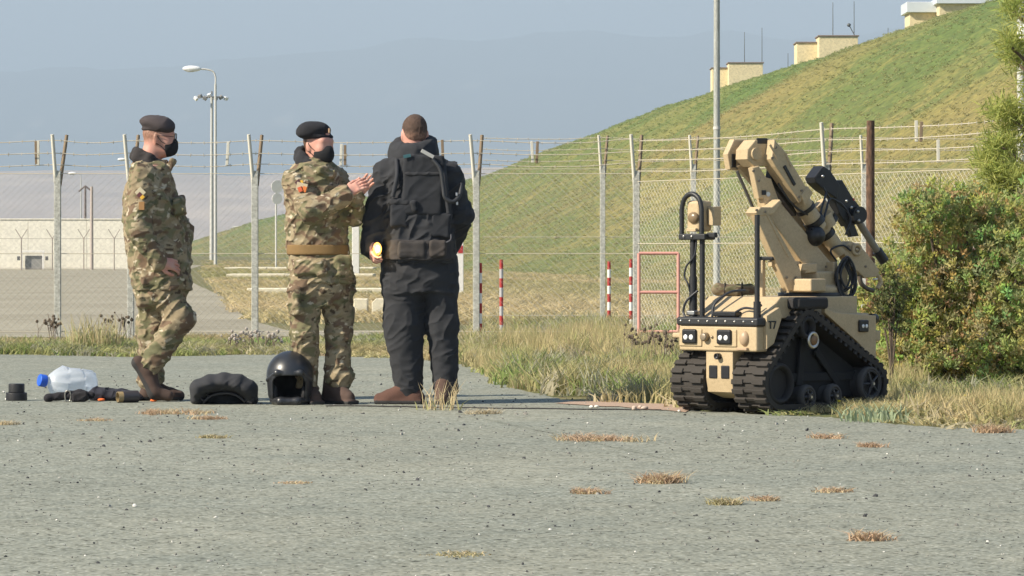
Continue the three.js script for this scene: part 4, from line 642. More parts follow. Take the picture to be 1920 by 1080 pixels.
// ================================================================ fences, poles, posts and buildings
const concreteTex = texture(512, 512, (i, j) => { const v = 178 + 26 * tileNoise(i, j, 512, 70, 2) + 18 * tileNoise(i, j, 512, 17, 3) + (tileNoise(i, j, 512, 120, 7) > .55 ? -34 : 0); return [v, v, v - 8].map(x => clamp(x, 0, 255)); });
concreteTex.repeat.set(3, 3);
const paleTex = texture(512, 512, (i, j) => { const v = 228 + 9 * tileNoise(i, j, 512, 70, 2) + 10 * tileNoise(i, j, 512, 12, 3); return [v, v, v - 6].map(x => clamp(x, 0, 255)); });
const concrete = new THREE.MeshStandardMaterial({ map: concreteTex, roughness: .95 }), wire = std(.52, .47, .37, .6), galv = std(.62, .6, .54, .6), rustArm = std(.21, .155, .1, .8), paleArm = std(.6, .58, .5, .6);
const MC = (n, geo, mat, parent) => { const g = join([].concat(geo)); return mesh(n, metalUV(g), mat, parent); };
function chainLink(a, b, y0, y1, cell = .036, r = .00095) {
  const d = b.clone().sub(a); d.y = 0; const L = d.length(), u = d.clone().normalize(), nrm = V(-u.z, 0, u.x), pos = [], nor = [], rows = Math.round((y1 - y0) / (cell * .95)), h = (y1 - y0) / rows;
  const seg = (p, q, off) => { const t = q.clone().sub(p).normalize(), e1 = t.clone().cross(nrm).normalize(), R = [0, 1, 2].map(k => { const c = Math.cos(k * 2.0944), s = Math.sin(k * 2.0944); return e1.clone().multiplyScalar(c * r).addScaledVector(nrm, s * r); }); for (let k = 0; k < 3; k++) { const A = R[k], B = R[(k + 1) % 3]; const n = A.clone().add(B).normalize(); for (const [base, o] of [[p, A], [q, A], [q, B], [p, A], [q, B], [p, B]]) { pos.push(base.x + o.x, base.y + o.y, base.z + o.z); nor.push(n.x, n.y, n.z); } } };
  const n = Math.floor(L / cell); for (let k = 0; k < n; k++) { let prev = null; for (let j = 0; j <= rows; j++) { const x = k * cell + ((j + k) % 2 ? cell * 1.02 : -cell * .02), p = a.clone().addScaledVector(u, Math.min(x, L)).addScaledVector(nrm, (j % 2 ? .003 : -.003)); p.y = y0 + j * h; if (prev) seg(prev, p); prev = p; } }
  const g = new THREE.BufferGeometry(); g.setAttribute('position', new THREE.Float32BufferAttribute(pos, 3)); g.setAttribute('normal', new THREE.Float32BufferAttribute(nor, 3)); return g;
}
function barbed(pts, seed) {
  const g = [tube(pts, .0042, Math.ceil(pts.length * 14), 5)], r = rnd(seed), c = new THREE.CatmullRomCurve3(pts), L = c.getLength();
  for (let s = .05; s < L; s += .13) { const p = c.getPointAt(s / L); for (let k = 0; k < 2; k++) g.push(bar(p.clone().add(V((r() - .5) * .01, -.016, (r() - .5) * .03)), p.clone().add(V((r() - .5) * .01, .016, (r() - .5) * .03)), .0022, .0022, 3)); }
  return g;
}
function fence(label, posts, { postH, tops, meshY, w = .066, ends, armDy = .36, battens = [], seed = 1, rails = [] }) {
  const Fn = thing('security_fence', label, 'fence');
  const r = rnd(seed), all = [ends[0], ...posts, ends[1]];
  posts.forEach((p, i) => {
    const P = V(p.x, 0, p.z), t = (r() - .5) * .02;
    const po = MC('post', box(w, postH, w, P.x, postH / 2 - .05, P.z, .006, null), concrete, Fn); po.rotation.z = 0;
    MC('post_arm', bar(V(P.x - .015, postH - .2, P.z), V(P.x - .05 + t, postH - .05 + armDy, P.z + .1), .02, .018, 4), paleArm, po);
    MC('post_arm', bar(V(P.x + .02, postH - .2, P.z), V(P.x + .065 + t, postH - .05 + armDy, P.z - .16), .02, .018, 4), rustArm, po);
  });
  tops.forEach((y, k) => { const pts = []; all.forEach((p, i) => { pts.push(V(p.x, y + (r() - .5) * .012, p.z + (k % 2 ? .05 : 0))); if (i < all.length - 1) { const q = all[i + 1]; for (const f of [.33, .66]) pts.push(V(mix(p.x, q.x, f), y - .012 - r() * .01, mix(p.z, q.z, f) + (k % 2 ? .05 : 0))); } }); mesh('barbed_wire', barbed(pts, seed + k), wire, Fn); });
  for (let i = 0; i < all.length - 1; i++) { const m = mesh('chain_link_panel', chainLink(all[i], all[i + 1], .04, meshY), galv, Fn); stuffOf(m); }
  for (const y of [.12, ...rails, meshY]) mesh('tension_wire', bar(V(all[0].x, y, all[0].z), V(all[all.length - 1].x, y, all[all.length - 1].z), .004, .004, 5), wire, Fn);
  for (const [p, y0, y1, m] of battens) mesh('wire_batten', box(.028, y1 - y0, .02, p.x, (y0 + y1) / 2, p.z + .012, .004, [0, 0, (r() - .5) * .12]), m ? rustArm : paleArm, Fn);
}
const at0 = (px, d) => { const p = at(px, HOR, d); return V(p.x, 0, p.z); };
fence('chain-link fence with barbed wire strands behind the three men', [108, 245, 478, 893, 1193].map(p => at0(p, 40)), { postH: 1.78, tops: [2.03, 1.905, 1.79], meshY: 1.7, ends: [at0(-260, 40), at0(1193.1, 40)], rails: [.9], seed: 4,
  battens: [[72, 265, 310, 0], [68, 265, 308, 1], [427, 266, 310, 0], [640, 270, 310, 0], [647, 272, 310, 1], [830, 262, 308, 1], [998, 265, 305, 0], [1007, 265, 306, 1]].map(([p, a, b, m]) => [at0(p, 40), EYE + (HOR - b) / F * 40, EYE + (HOR - a) / F * 40, m]) });
const runR = t => at0(mix(1193, 1990, t), 1 / mix(1 / 40, 1 / 32.6, t));
const onRun = px => runR((px - 1193) / (1990 - 1193));
fence('fence run rising past the robot towards the pine with slanting battens', [1550, 1935].map(onRun), { postH: 1.78, tops: [2.03, 1.93, 1.83, 1.72], meshY: 1.62, ends: [onRun(1196), onRun(1990)], rails: [1.0], seed: 9, w: .05,
  battens: [[1718, 226, 266, 0], [1727, 228, 266, 1], [1759, 262, 305, 0]].map(([p, a, b, m]) => { const q = onRun(p), d = -q.z; return [q, EYE + (HOR - b) / F * d, EYE + (HOR - a) / F * d, m]; }) });
fence('second fence line standing further back before the grass bank', [1130, 1300, 1620].map(p => at0(p, 50)), { postH: 2.06, tops: [2.34, 2.2, 2.06], meshY: 1.95, ends: [at0(905, 50), at0(2000, 50)], rails: [1.1], seed: 14 });
// weathered timber pole
{ const P = at0(1632, 33), t = thing('timber_pole', 'weathered brown timber pole behind the robot gripper', 'pole', P); const woodT = texture(128, 512, (i, j) => { const v = 92 + 22 * tileNoise(i, j, 512, 60, 2) + 14 * tileNoise(i * 8, j, 512, 128, 5); return [v + 2, v * .78, v * .62]; }); const h = EYE + (HOR - 226) / F * 33; const g = new THREE.CylinderGeometry(.033, .042, h, 14, 8), p = g.attributes.position; for (let i = 0; i < p.count; i++) p.setXYZ(i, p.getX(i) * (1 + .06 * noise(p.getX(i) * 30, p.getY(i) * 4, 1)), p.getY(i), p.getZ(i)); mesh('pole_shaft', g.translate(0, h / 2, 0), new THREE.MeshStandardMaterial({ map: woodT, roughness: .95, bumpMap: woodT, bumpScale: .004 }), t); }
// red and white marker poles
const redP = std(.38, .03, .028, .6), whiteP = std(.78, .76, .72, .6), greyP = std(.42, .41, .42, .6);
[[900, 493, 40, 'bright red and white marker pole with its foot clear of the grass', whiteP], [940, 487, 44.5, 'greyed red and white marker pole behind the brighter one', greyP], [1142, 490, 49, 'red and white marker pole beside the thin concrete post', whiteP], [1183, 486, 48.2, 'red and white marker pole nearest the red frame', whiteP]].forEach(([px, py, d, label, wm]) => {
  const h = EYE + (HOR - py) / F * d, t = thing('marker_pole', label, 'marker pole', at0(px, d), 0, 'striped marker poles by the fence'), n = 8, s = h / n;
  for (let k = 0; k < n; k++) mesh('stripe_band', new THREE.CylinderGeometry(k === n - 1 ? .02 : .022, .022, s, 14).translate(0, s * (k + .5), 0), k % 2 ? redP : wm, t);
});
// red tube frame
{ const d = 39, P = at0(1235, d), w = 74 / F * d / 2, Yp = p => EYE + (HOR - p) / F * d, t = thing('red_frame', 'faded red tube gate frame standing in the dry grass', 'gate', P), m = std(.62, .3, .25, .7); for (const s of [-1, 1]) mesh('upright', bar(V(s * w, 0, 0), V(s * w, Yp(475), 0), .017), m, t); for (const y of [475, 548, 622]) mesh('rail', bar(V(-w, Yp(y), 0), V(w, Yp(y), 0), .016), m, t); }
// lamp poles
const poleM = std(.5, .5, .47, .6), lampW = std(.75, .76, .76, .4);
function lampPost(label, px, d, headY, headDx, r, grp, showHead = true) {
  const h = EYE + (HOR - headY) / F * d, t = thing('street_lamp', label, 'street lamp', at0(px, d), 0, grp);
  mesh('pole_shaft', bar(V(0, 0, 0), V(0, h - .9, 0), r * 1.5, r, 14), poleM, t);
  const x = headDx; mesh('bracket_arm', tube([V(0, h - .92, 0), V(0, h - .45, 0), V(x * .12, h - .12, 0), V(x * .45, h + .02, 0), V(x, h + .06, 0)], r * .75, 30, 8), poleM, t);
  const hd = mesh('lamp_head', sculpt([ellipsoid([x * 1.35, h + .08, 0], [.58, .2, .24]), ellipsoid([x * 1.05, h + .07, 0], [.3, .12, .14], [0, 0, 0], .1)], { cell: .04, k: .1, pad: .1 }), lampW, t);
  mesh('lamp_glass', new THREE.SphereGeometry(.3, 16, 8).scale(1.1, .3, .6).translate(x * 1.4, h - .06, 0), std(.6, .62, .62, .2), hd);
}
lampPost('grey street lamp with curved arm rising from the kerb beyond the fence', 404, 258, 131, -1.15, .075);
lampPost('distant street lamp head just over the wire behind the side-on man', 246, 520, 300, -.9, .07); lampPost('distant street lamp beside the dark post behind the wall', 152, 560, 326, -.9, .07);
{ const t = thing('light_pole', 'tall pale metal pole beside the folded robot arm', 'pole', at0(1344, 70)); mesh('pole_shaft', bar(V(0, 0, 0), V(0, 8, 0), .062, .05, 18), new THREE.MeshStandardMaterial({ map: concreteTex, color: 0xe8ecef, roughness: .6 }), t); const b = bar(V(0, 3.05, 0), V(0, 3.1, 0), .066, .066, 18); mesh('pole_band', b, std(.55, .53, .5), t); mesh('lamp_head', box(.7, .12, .22, .4, 8.02, 0, .05), lampW, t); }
{ const t = thing('light_pole', 'white pole with round bracket partly behind the pine', 'pole', at0(1915, 58)); mesh('pole_shaft', bar(V(0, 0, 0), V(0, 6.4, 0), .07, .055, 18), poleM, t); mesh('bracket', new THREE.SphereGeometry(.12, 16, 12).scale(.8, 1.3, .8).translate(.03, EYE + (HOR - 66) / F * 58, .05), lampW, t); }
{ // floodlight mast
  const d = 400, t = thing('floodlight_mast', 'tall thin floodlight mast with a ring of lamps behind the street lamp', 'floodlight mast', at0(397, d)), h = EYE + (HOR - 182) / F * d;
  mesh('mast_shaft', bar(V(0, 0, 0), V(0, h, 0), .22, .12, 12), poleM, t); const fr = std(.2, .2, .2, .6);
  mesh('ring_frame', [new THREE.TorusGeometry(1.15, .05, 6, 30).rotateX(Math.PI / 2).translate(0, h, 0), bar(V(-1.6, h, 0), V(1.6, h, 0), .06), bar(V(0, h - .2, 0), V(0, h + .6, 0), .09)], fr, t);
  [[-1.55, 0, .5], [-1.1, .2, .9], [-.6, 0, 1.1], [-.15, .3, 1.1], [.45, .0, 1], [.95, .1, .8], [1.45, 0, .4]].forEach(([x, y, z], i) => mesh('floodlight', box(.42, .36, .3, x, h + y - .15, z * .8, .06, [.5, x * .5, (i % 2 ? .4 : -.4)]), i % 3 ? fr : lampW, t));
}
// poles and round sign in the yard
{ const t = thing('signal_post', 'dark post with short crossbar standing behind the pale wall', 'post', at0(160, 240)), h = EYE + (HOR - 348) / F * 240; mesh('post_shaft', bar(V(0, 0, 0), V(0, h, 0), .09, .06), std(.16, .13, .12), t); mesh('crossbar', [bar(V(-.4, h - .35, 0), V(0, h - .02, 0), .05), bar(V(.4, h - .35, 0), V(0, h - .02, 0), .05)], std(.16, .13, .12), t); }
{ const t = thing('yard_pole', 'plain pale pole close beside the dark crossbar post', 'pole', at0(172, 196)); mesh('pole_shaft', bar(V(0, 0, 0), V(0, EYE + (HOR - 350) / F * 196, 0), .09, .07), std(.42, .36, .32), t); }
{ const d = 200, t = thing('road_sign', 'white road sign seen from behind on a thin grey pole', 'road sign', at0(519, d)), h = EYE + (HOR - 338) / F * d; mesh('sign_pole', bar(V(-.04, 0, 0), V(-.04, h, 0), .05), poleM, t); mesh('sign_disc', new THREE.CylinderGeometry(.32, .32, .03, 28).rotateX(Math.PI / 2).rotateY(.5).translate(.02, h - .32, .06), whiteP, t); mesh('sign_disc', new THREE.CylinderGeometry(.28, .28, .03, 28).rotateX(Math.PI / 2).rotateY(.5).translate(.02, h - .92, .06), whiteP, t); }
// white uprights
{ const d = 150, t = thing('white_post', 'broad white post standing on the kerb behind the gesturing man', 'post', at0(667, d)); const h = EYE + (HOR - 398) / F * d; mesh('post_body', box(.27, h, .2, 0, h / 2, 0, .02), whiteP, t); mesh('post_cap', box(.3, .06, .23, 0, h + .03, 0, .015), whiteP, t); }
{ const d = 82, t = thing('marker_board', 'white marker board with a red patch half hidden by the man in black', 'marker board', at0(859, d)); const h = EYE + (HOR - 455) / F * d; mesh('board', box(.22, h, .05, 0, h / 2, 0, .008), whiteP, t); mesh('red_patch', box(.1, .16, .012, .05, h - .14, .028, .003), redP, t); }
// concrete kerbs and blocks in the grass beyond the fence
const paleConc = std(.9, .82, .66, .95, { map: paleTex });
function slab(label, x0, x1, row, h, dep) { const d = dist(row), a = at0(x0, d), b = at0(x1, d), t = thing('concrete_kerb', label, 'kerb', V((a.x + b.x) / 2, 0, a.z)); const n = Math.max(2, Math.round((b.x - a.x) / 1.1)), w = (b.x - a.x) / n, r = rnd(row); for (let k = 0; k < n; k++) MC('kerb_stone', box(w - .02, h + (r() - .5) * .02, dep, -(b.x - a.x) / 2 + w * (k + .5), h / 2, -dep / 2 + (r() - .5) * .05, .02), paleConc, t); }
slab('farthest pale kerb row at the foot of the street lamp', 420, 700, 506, .12, 6); slab('pale kerb row ending left of the tall fence post', 424, 700, 521, .13, 3); slab('long pale kerb row behind the legs of the gesturing man', 462, 724, 553, .14, 1.2);
[[664, 690, 591, .24, 'square pale concrete block beside the slanted one'], [698, 722, 591, .24, 'pale concrete block with a slanted edge near the man in black']].forEach(([a, b, row, h, l], i) => { const d = dist(row), p = at0((a + b) / 2, d), w = (b - a) / F * d, t = thing('concrete_block', l, 'concrete block', p); MC('block_body', i ? prism([[-w / 2, 0], [w / 2, 0], [w / 2, h], [-w * .2, h], [-w / 2, h * .75]], .4, .01) : box(w, h, .4, 0, h / 2, 0, .015), paleConc, t); });
// pale perimeter wall with a portal
{ const d = 200, t = thing('perimeter_wall', 'long pale concrete wall at the back of the yard', 'wall', at0(-120, d)), h = EYE + (HOR - 412) / F * d, wm = std(.98, .94, .86, .95, { map: paleTex }), x0 = -13, x1 = 10.5, n = 8, w = (x1 - x0) / n;
  for (let k = 0; k < n; k++) MC('wall_panel', box(w - .015, h, .3, x0 + w * (k + .5), h / 2, 0, .012), wm, t); MC('coping', box(x1 - x0, .06, .38, (x0 + x1) / 2, h + .03, 0, .01), wm, t);
  const q = thing('yard_shelter', 'small open shelter with pale posts against the pale wall', 'shelter', at0(62, d - 1.2)); for (const x of [-.55, .5]) mesh('post', box(.09, .86, .09, x, .43, 0, .01), whiteP, q); mesh('lintel', box(1.2, .09, .12, -.02, .9, 0, .01), whiteP, q); mesh('back_box', box(.85, .68, .5, 0, .34, -.4, .02), std(.25, .25, .24), q); for (const x of [-.72, .68]) mesh('side_lamp', box(.14, .2, .12, x, .55, 0, .02), std(.1, .1, .1), q); }
{ const d = 190, f = thing('yard_fence', 'far row of thin forked posts in front of the pale wall', 'fence'); [-40, 40, 98, 157, 214].forEach(px => { const p = at0(px, d); mesh('forked_post', [bar(V(p.x, 0, p.z), V(p.x, 1.55, p.z), .03, .03, 6), bar(V(p.x, 1.5, p.z), V(p.x - .28, 1.95, p.z), .02, .02, 5), bar(V(p.x, 1.5, p.z), V(p.x + .28, 1.95, p.z), .02, .02, 5)], std(.34, .29, .25), f); }); const a = at0(-60, d), b = at0(235, d); for (const y of [.1, .8, 1.5]) mesh('strand', bar(V(a.x, y, a.z), V(b.x, y, b.z), .01, .01, 4), std(.34, .3, .26), f); }
// far low structure at the end of the bank
{ const d = 880, t = thing('bunker_front', 'white concrete portal at the far end of the bank', 'building', at0(456, d)); const Yp = p => EYE + (HOR - p) / F * d; MC('portal_frame', [box(4.6, .7, 1, 0, Yp(427), 0, .05), box(.6, Yp(426), 1, -2, Yp(426) / 2, 0, .05)], whiteP, t); mesh('portal_wall', box(4.2, Yp(428), .6, .2, Yp(428) / 2, -.4, .02), std(.5, .38, .3), t); const u = thing('marker_stone', 'small cream hut beside the far portal', 'hut', at0(424, d)); mesh('hut_wall', box(.7, Yp(438), .8, 0, Yp(438) / 2, 0, .05), std(.6, .5, .38), u); mesh('hut_roof', box(.8, .12, .9, 0, Yp(438) + .06, 0, .03), whiteP, u); }
// vent houses on the crest
const cream = new THREE.MeshStandardMaterial({ map: texture(256, 256, (i, j) => { const v = 214 + 10 * tileNoise(i, j, 256, 8, 3) + 8 * tileNoise(i, j, 256, 60, 4) - (tileNoise(i, j, 256, 20, 9) > .5 ? 14 : 0); return [v, v * .93, v * .76]; }), roughness: .95 }), capM = std(.2, .16, .14, .9), roofM = std(.55, .6, .64, .5), rodM = std(.09, .1, .1, .6);
function ventHouse(label, d, blocks, roof, rods) {
  const c = at0(blocks[1][0], d), by = -.5, t = thing('vent_house', label, 'vent house', V(c.x, bankY(c.x, d) + by, c.z), 0, 'vent houses along the crest');
  const L = (px, py, dd = d) => { const p = at(px, py, dd); return V(p.x - c.x, p.y - t.position.y, p.z - c.z); };
  for (const [x0, x1, yt, dz] of blocks) { const a = L(x0, yt, d), b = L(x1, yt, d), h = a.y + 1.5, w = b.x - a.x; MC('wall_block', box(w, h, 2.6, (a.x + b.x) / 2, a.y - h / 2, dz - 1.3, .02), cream, t); mesh('roof_slab', roof ? box(w + .4, dz < 0 ? .55 : .28, 3.1, (a.x + b.x) / 2 + .02, a.y + (dz < 0 ? .27 : .14), dz - 1.3, .03) : box(w + .14, .09, 2.75, (a.x + b.x) / 2, a.y + .045, dz - 1.3, .02), roof ? roofM : capM, t); }
  for (const [px, y0, y1] of rods) { const a = L(px, y0), b = L(px, y1); mesh('lightning_rod', bar(V(a.x, a.y - 1.2, -1.4), V(b.x, b.y, -1.4), .035, .02, 6), rodM, t); }
  return [t, L];
}
ventHouse('cream vent house with pale sheet roof highest on the bank', 205, [[1710, 1762, 21, -1.2], [1760, 1850, 8, .3]], true, []);
{ const [t, L] = ventHouse('cream vent house pair with two tall rods mid-way along the crest', 250, [[1497, 1536, 79, -1.2], [1535, 1608, 69, .3]], false, [[1565, 68, 2], [1605, 70, 0], [1669, 84, 50]]); const a = L(1604, 66), b = L(1593, 46); mesh('flood_lamp', [bar(V(a.x, a.y, -.5), V(b.x, b.y, -.5), .03), new THREE.SphereGeometry(.12, 10, 8).translate(b.x, b.y, -.5)], rodM, t); }
ventHouse('farthest cream vent house with thin rods behind the pale pole', 290, [[1337, 1368, 127, -1.2], [1366, 1430, 119, .3]], false, [[1398, 118, 58], [1431, 125, 50], [1480, 128, 98]]);

// ================================================================ plants, stones and weeds
function bladeTuft(n, seed, { spread = .12, h = 1, lean = .35, w = .018, heads = 0 } = {}) {           // unit-high tuft of bent tapering blades
  const r = rnd(seed), pos = [], nor = [], idx = [];
  for (let k = 0; k < n; k++) {
    const a = r() * 6.283, q = Math.sqrt(r()) * spread, x = q * Math.cos(a), z = q * Math.sin(a), H = h * (.45 + .55 * r()), b = r() * 6.283, l = lean * (.25 + r()) * H, dx = Math.cos(b) * l, dz = Math.sin(b) * l, c = r() * 6.283, wx = Math.cos(c) * w, wz = Math.sin(c) * w, o = pos.length / 3;
    const P = (t, s) => pos.push(x + dx * t * t + wx * s, H * t * (1 - .12 * t * t), z + dz * t * t + wz * s); const f = r();
    P(0, 1); P(0, -1); P(.5, .8); P(.5, -.8); P(1, .12); P(1, -.12);
    for (let i = 0; i < 6; i++) nor.push(-wz / w * .6 + .0, .55, wx / w * .6);
    idx.push(o, o + 1, o + 2, o + 1, o + 3, o + 2, o + 2, o + 3, o + 4, o + 3, o + 5, o + 4);
  }
  const g = new THREE.BufferGeometry(); g.setAttribute('position', new THREE.Float32BufferAttribute(pos, 3)); g.setIndex(idx); g.computeVertexNormals(); return g;
}
const leafMat = (t = .35) => new THREE.MeshPhysicalMaterial({ color: 0xffffff, roughness: .95, transmission: t, thickness: 0, side: THREE.DoubleSide, specularIntensity: .2 });
const grassMat = leafMat(.4);
function field(name, label, tuft, list, cat = 'grass') {           // list: [x, y, z, scaleXZ, scaleY, colour]
  const m = new THREE.InstancedMesh(tuft, grassMat, list.length), o = new THREE.Object3D(), r = rnd(list.length);
  list.forEach(([x, y, z, s, h, c], i) => { o.position.set(x, y, z); o.rotation.set(0, r() * 6.283, 0); o.scale.set(s, h, s); o.updateMatrix(); m.setMatrixAt(i, o.matrix); m.setColorAt(i, new THREE.Color().setRGB(...c)); });
  m.name = numbered(name); m.castShadow = m.receiveShadow = true; m.userData = { kind: 'stuff', label, category: cat }; scene.add(m); return m;
}
const straw = [.62, .5, .29], olive = [.33, .33, .14], fresh = [.27, .35, .11], rusty = [.5, .345, .215], greyG = [.42, .41, .3];
const blend = (a, b, t, v = 1) => a.map((q, i) => mix(q, b[i], t) * v);
const edgeRow = px => table(EDGE.map(e => e[0]), EDGE.map(e => e[1]), px);
const tuftA = bladeTuft(26, 11, { spread: .5, lean: .55, w: .028 }), tuftB = bladeTuft(40, 12, { spread: .35, lean: .35, w: .012 }), tuftC = bladeTuft(16, 13, { spread: .6, lean: .6, w: .06 });
{
  const r = rnd(101), L = [];
  // strip of rough grass along the foot of the fence and round the robot
  for (let k = 0; k < 7600; k++) {
    const px = mix(-60, 2000, r()), e = edgeRow(px), right = smooth(850, 930, px), row = mix(e + 1, mix(640, 606, right), Math.pow(r(), .8)); const d = dist(row), p = at0(px, d);
    const n = fbm(p.x * .9, d * .35, 3), dens = px < 870 ? .35 + n : .6 + .8 * n; if (r() > dens + .15) continue;
    const near = e - row, low = px > 1405 && px < 1690 && row > 742 ? .42 : px > 1690 ? .75 : 1, hh = low * (px < 870 ? (.04 + .07 * r()) * (1 + 1.2 * Math.max(0, n)) : (.07 + .16 * r()) * (1 + .8 * Math.max(0, n)) * (near < 8 ? .55 : 1));
    const red = px > 1000 && px < 1270 && near < 9; if (red && r() < .8) continue; if (px > 1230 && px < 1690 && row > 752 && r() < .35) continue;
    const t = clamp(.32 + 1.1 * fbm(p.x * 1.3, d * .5, 8) + .25 * (r() - .5)), g = r() < .25 ? greyG : r() < .4 ? fresh : olive;
    L.push([p.x, 0, p.z, .16 + .16 * r(), hh, blend(g, r() < .12 ? rusty : straw, t, .8 + .4 * r())]);
  }
  field('verge_grass', 'rough mixed green and straw grass along the fence and apron edge', tuftA, L);
  const L2 = [];
  for (let k = 0; k < 1050; k++) { const c = [[940, 690, 70, 28, .26], [1010, 660, 90, 26, .36], [1110, 650, 90, 24, .42], [1190, 680, 80, 40, .36], [1060, 715, 110, 26, .22], [1230, 725, 40, 20, .24], [1440, 764, 50, 8, .17], [1500, 770, 60, 5, .09], [1640, 775, 60, 12, .12], [1760, 770, 110, 20, .22], [1880, 780, 60, 16, .24], [1680, 720, 60, 26, .32], [920, 650, 60, 14, .24]][k % 13]; const px = c[0] + (r() + r() - 1) * c[2], row = Math.min(edgeRow(px) - 1, c[1] + (r() + r() - 1) * c[3]); const d = dist(row), p = at0(px, d); L2.push([p.x, 0, p.z, .16 + .14 * r(), c[4] * (.36 + .56 * r()), blend(r() < .6 ? olive : fresh, straw, .3 + .7 * r(), .85 + .4 * r())]); }
  field('tall_dry_grass', 'tall straw-coloured seeding grass in loose stands beside the robot', tuftB, L2);
  // thin growth on the flat behind the fence
  const L3 = [];
  for (let k = 0; k < 16000; k++) { const px = mix(380, 2000, r()), row = mix(612, 488, Math.pow(r(), .55)), d = dist(row); const p = at0(px, d); if (bankY(p.x, d) > .05 && d < 900) continue; const lim = table([372, 428, 462, 540], [512, 560, 598, 619], px); if (px < 545 && row > lim - 4) continue; const n = fbm(p.x * .3, d * .08, 5); L3.push([p.x, 0, p.z, .3 + .3 * r(), .07 + .09 * r(), blend(olive, straw, clamp(.6 + n + .3 * (r() - .5)), .9 + .3 * r())]); }
  field('field_grass', 'short dry grass on the flat between fence and bank', tuftA, L3);
  // the bank itself
  const L4 = [];
  for (let k = 0; k < 36000; k++) { const d = 70 * Math.pow(900 / 70, Math.pow(r(), 1.25)), q = mix(-4, 29, r()), x = crestX(d) - q, px = 960 + x / d * F; if (px > 1990 || px < 380) continue; const y = bankY(x, d); if (y < .02) continue; const g = clamp(smooth(20, 3, q) * .75 + .8 * fbm(x * .05, d * .02, 9) + .4 * fbm(x * .3, d * .1, 2)), sc = (.16 + .2 * r()) * (1 + d / 500); L4.push([x, y - .02, -d, sc, (.04 + .07 * r()) * (1 + d / 700), blend(blend(straw, olive, .7), [.29, .36, .14], g, .88 + .14 * r())]); }
  field('bank_grass', 'rough grass covering the long bank', tuftC, L4);
}
// single clumps and weeds that stand apart
function clump(name, label, cat, px, row, tufts, group) { const g = thing(name, label, cat, onGround(px, row), 0, group); for (const [n, seed, o, c, pn] of tufts) { const m = mesh(pn || 'blades', bladeTuft(n, seed, o), new THREE.MeshPhysicalMaterial({ color: new THREE.Color().setRGB(...c), roughness: 1, transmission: .4, thickness: 0, side: THREE.DoubleSide }), g); } return g; }
clump('grass_clump', 'tall yellow-green grass clump at the fence beside the side-on man', 'grass clump', 178, 662, [[160, 5, { spread: .26, h: .44, lean: .3, w: .006 }, blend(straw, olive, .35), 'straw_blades'], [110, 6, { spread: .24, h: .34, lean: .4, w: .007 }, blend(fresh, straw, .3), 'green_blades']]);
clump('grass_clump', 'sparse straw tuft sprouting at the heels of the man in black', 'grass clump', 828, 768, [[34, 8, { spread: .13, h: .22, lean: .55, w: .0035 }, straw, 'straw_blades'], [14, 9, { spread: .16, h: .1, lean: .9, w: .005 }, olive, 'green_blades']]);
clump('grass_clump', 'dark leafy tuft against the fence left of the tall grass', 'grass clump', 40, 655, [[150, 15, { spread: .5, h: .16, lean: .5, w: .012 }, blend(olive, fresh, .5), 'leaf_blades']]);
clump('grass_clump', 'fresh green tuft behind the helmet', 'grass clump', 520, 655, [[120, 16, { spread: .28, h: .14, lean: .5, w: .012 }, [.24, .4, .1], 'leaf_blades']]);
clump('grass_clump', 'bluish green leafy weed at the apron edge by the bush', 'weed', 1640, 790, [[120, 17, { spread: .2, h: .12, lean: .7, w: .006 }, [.33, .4, .24], 'leaf_blades']]);
const twigM = std(.2, .15, .12, 1), headM = std(.13, .1, .07, 1);
function stalks(label, px, row, n, h, seed, spread, dead) { const g = thing('dry_weed', label, 'weed', onGround(px, row)), r = rnd(seed), tw = [], hd = []; for (let k = 0; k < n; k++) { const x = (r() - .5) * spread, z = (r() - .5) * spread * .6, H = h * (.5 + .5 * r()), dx = (r() - .5) * .3 * H, p1 = V(x + dx * .4, H * .5, z), p2 = V(x + dx, H, z + (r() - .5) * .1); tw.push(bar(V(x, 0, z), p1, .004, .003, 4), bar(p1, p2, .003, .002, 4)); for (let q = 0; q < 3; q++) { const t = .45 + .5 * r(), s = p1.clone().lerp(p2, clamp(t * 2 - 1)), e = s.clone().add(V((r() - .5) * .14, .04 + .06 * r(), (r() - .5) * .1)); tw.push(bar(s, e, .002, .0015, 3)); hd.push(new THREE.IcosahedronGeometry(.008 + .014 * r(), 0).translate(e.x, e.y, e.z)); } } mesh('stems', tw, twigM, g); mesh('seed_heads', hd, dead ? std(.36, .32, .28, 1) : headM, g); }
stalks('dry dark-headed weed beside the left fence post', 96, 656, 7, .36, 3, .3); stalks('dry branching weed between fence post and side-on man', 215, 656, 8, .42, 4, .28); stalks('grey twiggy weed at the foot of the middle fence post', 470, 660, 18, .16, 6, .45, true); stalks('thin brown seeding stalks in front of the red frame', 1215, 690, 14, .42, 8, .4);
